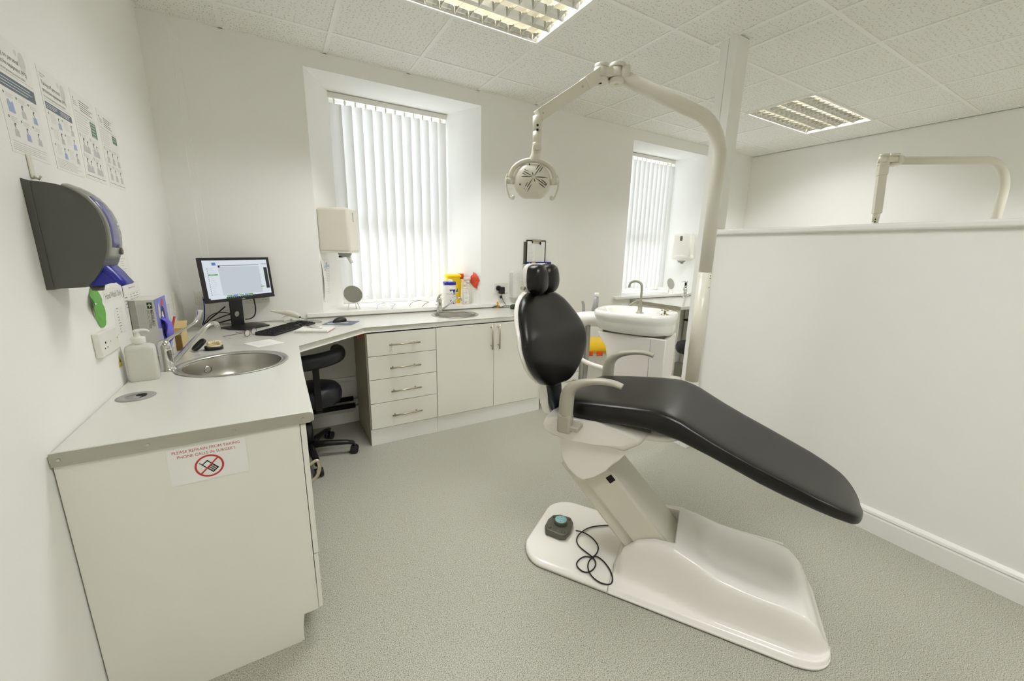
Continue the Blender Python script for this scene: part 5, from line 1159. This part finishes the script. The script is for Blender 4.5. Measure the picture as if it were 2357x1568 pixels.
# reading glasses
t = thing('reading_glasses', 'tortoiseshell reading glasses lying folded open in front of the monitor', 'glasses', (-.012, -.535, ZW), 1.02)
for s in (-1, 1):
    b = MB('tortoise'); b.T = TR(s*.031, 0, .022); b.tube([(.024*math.cos(a), 0, .020*math.sin(a)) for a in [2*PI*k/24 for k in range(25)]], .0016, 6, up=(0, 1, 0)); b.build('rim', t)
    b = MB('acrylic'); b.T = TR(s*.031, 0, .022); b.loft([[(.023*math.cos(a), y, .019*math.sin(a)) for a in [2*PI*k/20 for k in range(20)]] for y in (-.0006, .0006)], sm=False); b.build('lens', t)
    b = MB('tortoise'); b.tube([(s*.055, 0, .028), (s*.064, .004, .030), (s*.064, .07, .016), (s*.062, .105, .008), (s*.058, .135, .004)], .0017, 6, up=(1, 0, 0), smooth=1); b.build('temple', t)
b = MB('tortoise'); b.tube([(-.008, 0, .028), (0, -.002, .031), (.008, 0, .028)], .0017, 6, up=(0, 1, 0)); b.build('bridge', t)
# monitor
my, mt_ = .715, .083
t = thing('computer_monitor', 'black widescreen computer monitor switched on, on the corner desk', 'monitor', (-.058, -.192, ZW), my)
T = TR(0, 0, 1.244-ZW) @ Matrix.Rotation(-mt_, 4, 'X'); w2, h2 = .240, .1405
b = MB('black'); b.T = T; f = .017
b.box(-w2, w2, -.006, .016, h2-f, h2, .002); b.box(-w2, w2, -.006, .016, -h2, -h2+f+.003, .002); b.box(-w2, -w2+f, -.0056, .016, -h2+f, h2-f+.002, .0015); b.box(w2-f, w2, -.0056, .016, -h2+f, h2-f+.002, .0015); b.box(-w2+.004, w2-.004, 0, .022, -h2+.004, h2-.004, .004); b.box(-.13, .13, .02, .040, -.09, .08, .01); b.build('case', t)
b = MB('screen', 'scrwhite', 'scrdark', 'scrgreen', 'scrblue', 'scrgrey'); b.T = T @ Matrix(((1, 0, 0), (0, 0, -1), (0, 1, 0))).to_4x4() ; sw, sh = w2-f+.001, h2-f+.001; z = .0005
b.use('scrwhite'); b.box(-sw, sw, -sh+.002, sh, z-.001, z)
R_ = lambda m_, x0, y0, x1, y1, dz=.0002: (b.use(m_), rect(b, -sw+2*sw*x0, sh-2*sh*y1, -sw+2*sw*x1, sh-2*sh*y0, z+dz))
R_('screen', .215, .13, .85, .90); R_('scrgrey', .215, .13, .85, .146, .0003); R_('scrwhite', .215, .148, .85, .17, .0003); R_('scrdark', .215, .13, .243, .185, .0004); R_('scrblue', .135, .06, .19, .13, .0003)
R_('scrdark', .925, .215, .985, .80, .0003); R_('scrgrey', .9, .11, .99, .125, .0003); R_('scrgreen', .06, .345, .195, .385, .0003)
for i in range(14): y = .20+.050*i; R_('scrgrey', .055, y, .067, y+.022, .0004); R_('screen', .085, y+.004, .085+.06+.02*math.sin(i), y+.014, .0004)
for i, (x, c) in enumerate(((.27, 'scrgreen'), (.36, 'scrblue'), (.45, 'scrgreen'), (.54, 'scrblue'), (.595, 'scrgreen'))): R_(c, x, .905, x+(.08 if i != 3 else .05), .937, .0003)
R_('scrdark', .255, .945, 1.0, .985, .0003); R_('scrdark', .0, .945, .03, .985, .0003)
for i in range(13): R_('scrblue' if i % 3 else 'scrgreen', .27+.031*i, .952, .283+.031*i, .978, .0005)
R_('scrgreen', .83, .73, .89, .755, .0003); [R_('scrgrey', .83, .4+.1*i, .87, .403+.1*i, .0003) for i in range(5)]
b.build('screen', t)
b = MB('silverprint'); b.T = T; b.text('DELL', .0115, TR(-.014, -.0068, -h2+.005, rx=PI/2), bold=True); b.build('maker_mark', t)
b = MB('black'); 
def necksec(z, y): return [(x, y+dy, z) for x, dy in ((-.043, 0), (.043, 0), (.043, .014), (-.043, .014))]
pts = [(-.043, .012), (.043, .012), (.043, .26), (-.043, .26)]
b.T = TR(0, .062, 0, rx=0.03)
outer = [(-.043, .008), (.043, .008), (.043, .25), (-.043, .25)]; n = 32
hole = [(.0+.020*math.cos(2*PI*k/n), .085+.020*math.sin(2*PI*k/n)) for k in range(n)]
def sq(k):
    a = 2*PI*k/n; c, s_ = math.cos(a), math.sin(a); m_ = max(abs(c), abs(s_)); return (.043*c/m_, .085+.043*s_/m_)
for y in (0, .012):
    A_ = [b.V((x, y, z_)) for x, z_ in hole]; B_ = [b.V((*[sq(k)[0]], y, sq(k)[1])) for k in range(n)]
    for k in range(n): b.F([A_[k], A_[(k+1) % n], B_[(k+1) % n], B_[k]])
    if y == 0: A0 = A_
for k in range(n): b.F([A0[k], A0[(k+1) % n], A_[(k+1) % n], A_[k]], True)
b.box(-.043, .043, 0, .012, .004, .042); b.box(-.043, .043, 0, .012, .128, .27); b.box(-.043, -.0425, 0, .012, .04, .13); b.box(.0425, .043, 0, .012, .04, .13); b.build('neck', t)
b = MB('black'); b.prism([(-.10, -.120, 0), (.09, -.115, 0), (.125, -.02, 0), (.11, .085, 0), (-.11, .085, 0), (-.125, -.02, 0)], (0, 0, .009), .003); b.build('foot', t)
def cable(pts, r, label, g=None):
    b = MB('black'); b.tube(pts, r, 8, smooth=2); tag(b.build('monitor_cable'), label, 'cable', 'black cables beside the monitor')
cable([(-.300, -.055, ZW+.004), (-.27, -.06, .96), (-.22, -.05, 1.00), (-.17, -.05, 1.045)], .0042, 'short thick black cable rising behind the monitor to the wall socket')
cable([(-.305, -.065, ZW+.004), (-.29, -.08, .95), (-.25, -.08, 1.00), (-.19, -.07, 1.012), (-.13, -.06, .99)], .0026, 'thin black cable arching highest at the left of the monitor stand')
cable([(-.300, -.07, ZW+.005), (-.25, -.09, .955), (-.18, -.09, .985), (-.12, -.07, 1.0)], .0036, 'black cable in the middle of the bundle left of the monitor stand')
cable([(-.295, -.08, ZW+.005), (-.23, -.10, .935), (-.16, -.095, .955), (-.09, -.06, .965)], .0042, 'lowest black cable of the bundle left of the monitor stand')
cable([(.005, -.10, 1.10), (.010, -.09, 1.03), (.0, -.085, .975), (-.03, -.09, .955), (-.06, -.10, .955)], .0042, 'black cable looping down on the right of the monitor stand')
# curing light, goggles near the wall
t = thing('curing_light', 'white dental curing light with amber shield lying at the back of the worktop', 'curing light', (2.045, -.040, ZW), .06)
b = MB('white'); b.tube([(-.03, 0, .018), (.02, 0, .017), (.12, 0, .014), (.16, 0, .013)], 0, 16, up=(0, 1, 0), ab=[(.010, .012), (.012, .013), (.012, .012), (.009, .009)]); b.build('body', t)
b = MB('black'); b.tube([(-.03, 0, .018), (-.07, 0, .020), (-.095, 0, .018), (-.105, 0, .003)], .004, 8, up=(0, 1, 0), smooth=1); b.build('light_guide', t)
b = MB('ochre'); b.loft([[(-.052+dx, .0+.018*math.cos(a), .030+.034*math.sin(a)) for a in [2*PI*k/24 for k in range(24)]] for dx in (0, .003)], sm=False); b.build('shield', t)
t = thing('safety_goggles', 'dark green tinted goggles lying on the worktop beside the chair back', 'glasses', (2.115, -.165, ZW), -.15)
b = MB('dgreen'); b.loft([[(x, y, z) for x, y, z in ell(0, dy, a, c, z, 28, .6)] for dy, a, c, z in ((0, .040, .022, 0), (0, .043, .026, .006), (.002, .042, .027, .026), (.004, .034, .020, .040), (.005, .02, .01, .044))]); b.build('lens', t)
for s in (-1, 1): b = MB('dgreen'); b.tube([(s*.036, .01, .030), (s*.06, .03, .036), (s*.085, .06, .028), (s*.095, .10, .004)], .0028, 8, smooth=1); b.build('temple', t)

# ---------------------------------------------------------------- notice on the cabinet end
b = flat(WW(-.1715, .746, -1.9938), 'phone_notice', 'white no phone calls notice with red circle, stuck to the cabinet end', 'notice', ['paper', 'redtext', 'red', 'blackmat']); sheet(b, .196, .119)
b.use('redtext'); b.text('PLEASE REFRAIN FROM TAKING', .0128, TR(.0965, .102, .0012), align='CENTER', sx=.93); b.text('PHONE CALLS IN SURGERY.', .0128, TR(.0965, .086, .0012), align='CENTER', sx=.93)
cx, cy, Ro, Ri = .0965, .0455, .0370, .0315; b.use('red'); n = 48
for k in range(n):
    a0, a1 = 2*PI*k/n, 2*PI*(k+1)/n; b.poly([(cx+Ri*math.cos(a0), cy+Ri*math.sin(a0), .0014), (cx+Ro*math.cos(a0), cy+Ro*math.sin(a0), .0014), (cx+Ro*math.cos(a1), cy+Ro*math.sin(a1), .0014), (cx+Ri*math.cos(a1), cy+Ri*math.sin(a1), .0014)])
c4 = math.cos(PI/4); 
b.poly([(cx+(-.033-.0022)*c4, cy+(-.033+.0022)*c4, .0020), (cx+(-.033+.0022)*c4, cy+(-.033-.0022)*c4, .0020), (cx+(.033+.0022)*c4, cy+(.033-.0022)*c4, .0020), (cx+(.033-.0022)*c4, cy+(.033+.0022)*c4, .0020)])
b2T = b.T; b.T = b2T @ TR(cx, cy, 0, rz=.72)
b.use('blackmat'); b.box(-.0105, .0105, -.023, .0175, .0012, .0014); b.use('paper'); rect(b, -.0075, .0005, .0075, .0145, .0016)
for r in range(4):
    for c in range(3): rect(b, -.0075+.0055*c, -.0065-.0042*r, -.0038+.0055*c, -.0043-.0042*r, .0016)
b.use('blackmat'); rect(b, -.0100, .0175, -.0078, .0265, .0014); b.T = b2T; b.fin()

# ================================================================ STOOL UNDER THE DESK
t = thing('operator_stool', 'black wheeled operator stool with curved back pad pushed under the desk', 'stool', (.245, -.505, 0), 0)
b = MB('vinyl2'); b.loft([[(x+.06, y+.01, z) for x, y, z in ell(0, 0, a, a*.95, z, 36)] for a, z in ((.10, .40), (.165, .405), (.178, .43), (.182, .465), (.175, .50), (.155, .525), (.10, .538), (.03, .540))]); b.build('seat', t)
b = MB('vinyl2'); pts = []
for k in range(11): a = -2.0+2.45*k/10; pts.append((.02+.225*math.cos(a), .02+.21*math.sin(a), .735+.012*math.sin(k*.3)))
b.tube(pts, 0, 18, smooth=1, ab=[(.035, .045)]+[(.042, .052)]*9+[(.035, .045)]); b.build('back_pad', t, sub=1)
b = MB('blackmat'); b.prism([(.055, -.165, .40), (.095, -.165, .40), (.095, -.165, .72), (.055, -.165, .72)], (0, .008, 0), .001); b.prism([(.055, -.165, .385), (.095, -.165, .385), (.095, .02, .385), (.055, .02, .385)], (0, 0, .008)); b.build('back_bar', t)
b = MB('black'); b.cyl((0, 0, .10), (0, 0, .26), .036, .032, 24); b.cyl((0, 0, .26), (0, 0, .40), .018, seg=18); b.build('gas_lift', t)
for k, a in enumerate((-.24, 1.02, 2.28, 3.53, 4.82)):
    c, s_ = math.cos(a), math.sin(a)
    b = MB('black'); b.tube([(0, 0, .095), (.12*c, .12*s_, .098), (.24*c, .24*s_, .090), (.292*c, .292*s_, .082)], 0, 12, ab=[(.030, .026), (.024, .022), (.020, .017), (.018, .013)]); b.build('leg', t)
    b = MB('black'); q = Vector((.295*c, .295*s_, 0)); pr_ = Vector((-s_, c, 0))
    b.cyl(q+pr_*.026+Vector((0, 0, .029)), q+pr_*.004+Vector((0, 0, .029)), .029, seg=22); b.cyl(q-pr_*.026+Vector((0, 0, .029)), q-pr_*.004+Vector((0, 0, .029)), .029, seg=22); b.cyl(q+pr_*.006+Vector((0, 0, .029)), q-pr_*.006+Vector((0, 0, .029)), .012, seg=12); b.cyl(q+Vector((0, 0, .04)), q+Vector((0, 0, .085)), .008, seg=10); b.build('castor', t)

# ================================================================ BEHIND THE CHAIR, AND THE FAR BAY
t = thing('clinical_waste_bin', 'white floor bin with yellow lid and orange clips behind the chair', 'bin', (2.95, -.42, 0), -.45)
b = MB('white'); b.loft([[(x, y, z) for x, y, z in ell(0, 0, a, c, z, 36, .45)] for a, c, z in ((.15, .12, 0), (.155, .125, .01), (.185, .15, .47), (.195, .16, .475), (.195, .16, .49))]); b.build('body', t)
b = MB('lidyellow'); b.loft([[(x, y, z) for x, y, z in ell(0, 0, a, c, z, 36, .45)] for a, c, z in ((.20, .165, .478), (.202, .167, .535), (.19, .155, .575), (.15, .12, .592))]); b.build('lid', t)
for x in (-.10, .0, .10): b = MB('orange'); b.box(x-.03, x+.03, -.176, -.160, .455, .50, .004); b.build('clip', t)
t = thing('storage_crate', 'clear plastic crate with blue clip handle and red catch on the floor beyond the spittoon', 'crate', (3.695, -.58, 0), 0)
b = MB('acrylic'); b.loft([[(x, y, z) for x, y, z in ell(0, 0, a, c, z, 28, .3)] for a, c, z in ((.14, .10, .003), (.16, .12, .18))], cap=False); b.loft([[(x, y, z) for x, y, z in ell(0, 0, a, c, z, 28, .3)] for a, c, z in ((.0, .0, .003), (.14, .10, .003))], cap=False); b.build('tub', t)
b = MB('frosted'); b.loft([[(x, y, z) for x, y, z in ell(0, 0, a, c, z, 28, .3)] for a, c, z in ((.168, .128, .18), (.168, .128, .192))]); b.build('lid', t)
b = MB('blue'); b.box(-.05, .05, -.124, -.116, .085, .105, .003); b.box(-.05, -.042, -.124, -.116, .105, .15, .002); b.box(.042, .05, -.124, -.116, .105, .15, .002); b.build('handle', t)
b = MB('redpl'); b.box(-.012, .012, -.126, -.116, .062, .10, .003); b.build('catch', t)
b = MB('blue'); b.loft([ell(2.62, -.62, a, a*.8, z, 24) for a, z in ((.07, .0), (.085, .06), (.08, .065))]); tag(b.build('floor_tray'), 'low blue tray on the floor behind the chair back', 'tray')
# far worktop with its cupboard end
ol = [(3.86, -.005), (3.86, -.72), (5.9, -.72), (5.9, -.005)]
b = MB('lamtop'); b.prism([(x, y, ZW-.038) for x, y in ol], (0, 0, .038), .007, 3); w2t = tag(b.build('worktop'), 'white worktop with screwed metal edge under the far window', 'worktop')
b = MB('lamedge', 'steel'); b.box(3.856, 3.8598, -.712, -.005, ZW-.038, ZW-.001); b.use('steel'); [b.cyl((3.856, y, ZW-.02), (3.853, y, ZW-.02), .005, seg=12) for y in (-.66, -.42, -.18)]; b.build('edge_strip', w2t)
t = thing('base_cabinet', 'plain white panel cabinet carrying the left end of the far worktop', 'cabinet', (3.88, -.36, 0))
b = MB('lam'); b.box(0, .018, -.33, .34, 0, ZW-.039); b.build('side_panel', t)
t = thing('base_cabinet', 'added white door cabinet shading the knee space under the far worktop', 'cabinet', (5.45, -.36, 0))  # added to block light and darken the knee space
b = MB('lam'); b.box(-.55, .44, -.31, .33, .0, ZW-.04); b.build('carcass', t)
for x0 in (-.55, -.05): b = MB('lam'); b.box(x0, x0+.49, -.33, -.312, .12, ZW-.05, .001, 1); b.build('door', t)
tap('mixer_tap', 'chrome mixer tap on the far worktop with a black spray head leaning on it', (4.72, -.12, ZW), -1.2, False, .95, .17, .11, .1)
tp = [o for o in bpy.data.objects if o.name.startswith('mixer_tap')][-1]
b = MB('black', 'chrome'); b.cyl((0, 0, .13), (-.002, 0, .195), .014, seg=16); b.use('chrome'); b.cyl((-.002, 0, .195), (-.002, 0, .212), .020, seg=16); b.tube([(0, 0, .205), (-.03, -.04, .208), (-.04, -.05, .198)], .004, 8); b.build('spray_head', tp)
sink_t = sink(4.98, -.30, .19, 'round stainless sink in the far worktop, mostly behind the white post')
mirror((4.60, .02, .957), .05, 'round mirror on a stand on the far window sill', .072, .3)
ra = math.atan2(.40, -.14); dx, dy = math.cos(ra), math.sin(ra)
T2 = Matrix.Translation((5.035, .015, 1.40)) @ Matrix(((dx, 0, -dy), (dy, 0, dx), (0, 1, 0))).to_4x4()
t = thing('soap_dispenser', 'white rounded wall dispenser with grey nozzle on the far window reveal', 'dispenser')
b = MB('white'); b.T = T2; b.prism([(.02, .02, 0), (.27, .02, 0), (.26, .33, 0), (.03, .33, 0)], (0, 0, .18), .03, 4); b.loft([[(.145+(x-.145)*1.0, y, z) for x, z, y in ell(.145, .09, a, c, y_, 32, .6)] for a, c, y_ in ((.09, .06, -.015), (.135, .085, .0), (.145, .098, .03), (.135, .09, .06))]); b.build('body', t)
b = MB('darkgrey'); b.T = T2; b.box(.135, .165, .24, .30, .178, .182, .002); b.build('level_window', t)
b = MB('white'); b.T = T2; b.box(.14, .16, .325, .345, .08, .10, .004); b.build('key', t)
b = MB('greypl', 'blackmat'); b.T = T2; b.loft([[(x, y, z) for x, z, y in ell(.145, .10, a, c, y_, 24)] for a, c, y_ in ((.03, .025, -.045), (.055, .045, -.02), (.06, .05, -.005))]); b.use('blackmat'); b.box(.12, .15, -.055, -.040, .09, .11, .003); b.build('nozzle', t)
# far stool, delivery cart, tray, cables
t = thing('operator_stool', 'black stool in the far bay, its rounded seat showing beside the pole', 'stool', (3.90, -.90, 0), .3)
b = MB('vinyl2'); b.loft([[(x, y, z) for x, y, z in ell(0, 0, a, a, z, 32)] for a, z in ((.10, .44), (.165, .45), (.18, .48), (.182, .51), (.17, .545), (.12, .565), (.03, .568))]); b.build('seat', t)
b = MB('steel'); b.cyl((0, 0, .10), (0, 0, .44), .02, seg=16); b.build('gas_lift', t)
for k in range(5):
    c, s_ = math.cos(k*1.2566+.4), math.sin(k*1.2566+.4); b = MB('black'); b.tube([(0, 0, .095), (.27*c, .27*s_, .075)], .018, 8); b.build('leg', t); b = MB('black'); b.cyl((.27*c-.012*s_, .27*s_+.012*c, .028), (.27*c+.012*s_, .27*s_-.012*c, .028), .028, seg=16); b.build('castor', t)
t = thing('delivery_unit', 'white dental instrument cart with hanging tubes under the far worktop', 'instrument unit', (4.42, -.62, 0), .2)
b = MB('ivory'); b.box(-.02, .22, -.12, .12, .54, .70, .02, 3); b.box(.04, .16, -.06, .06, .02, .54, .01); b.box(-.04, .24, -.14, .14, 0, .03, .01); b.build('body', t)
b = MB('black'); b.box(-.20, .24, -.16, .14, .712, .730, .006); b.box(-.20, .24, -.16, -.15, .730, .75); b.build('tray', t)
for k in range(4): b = MB('hose'); b.tube([(-.02+.03*k, -.125, .62), (-.06+.03*k, -.20, .45), (-.08+.04*k, -.22, .25), (-.02+.03*k, -.14, .20), (.04, -.07, .30)], .007, 8, smooth=2); b.build('hose', t)
b = MB('hose'); b.tube([(3.95, -.62, .010), (4.05, -.75, .010), (4.02, -.95, .010), (3.85, -1.12, .010), (3.72, -1.05, .010), (3.78, -.98, .010), (3.95, -1.05, .010), (4.3, -1.1, .010)], .009, 10, smooth=2); tag(b.build('floor_hose'), 'olive grey hose curling over the floor of the far bay', 'hose')
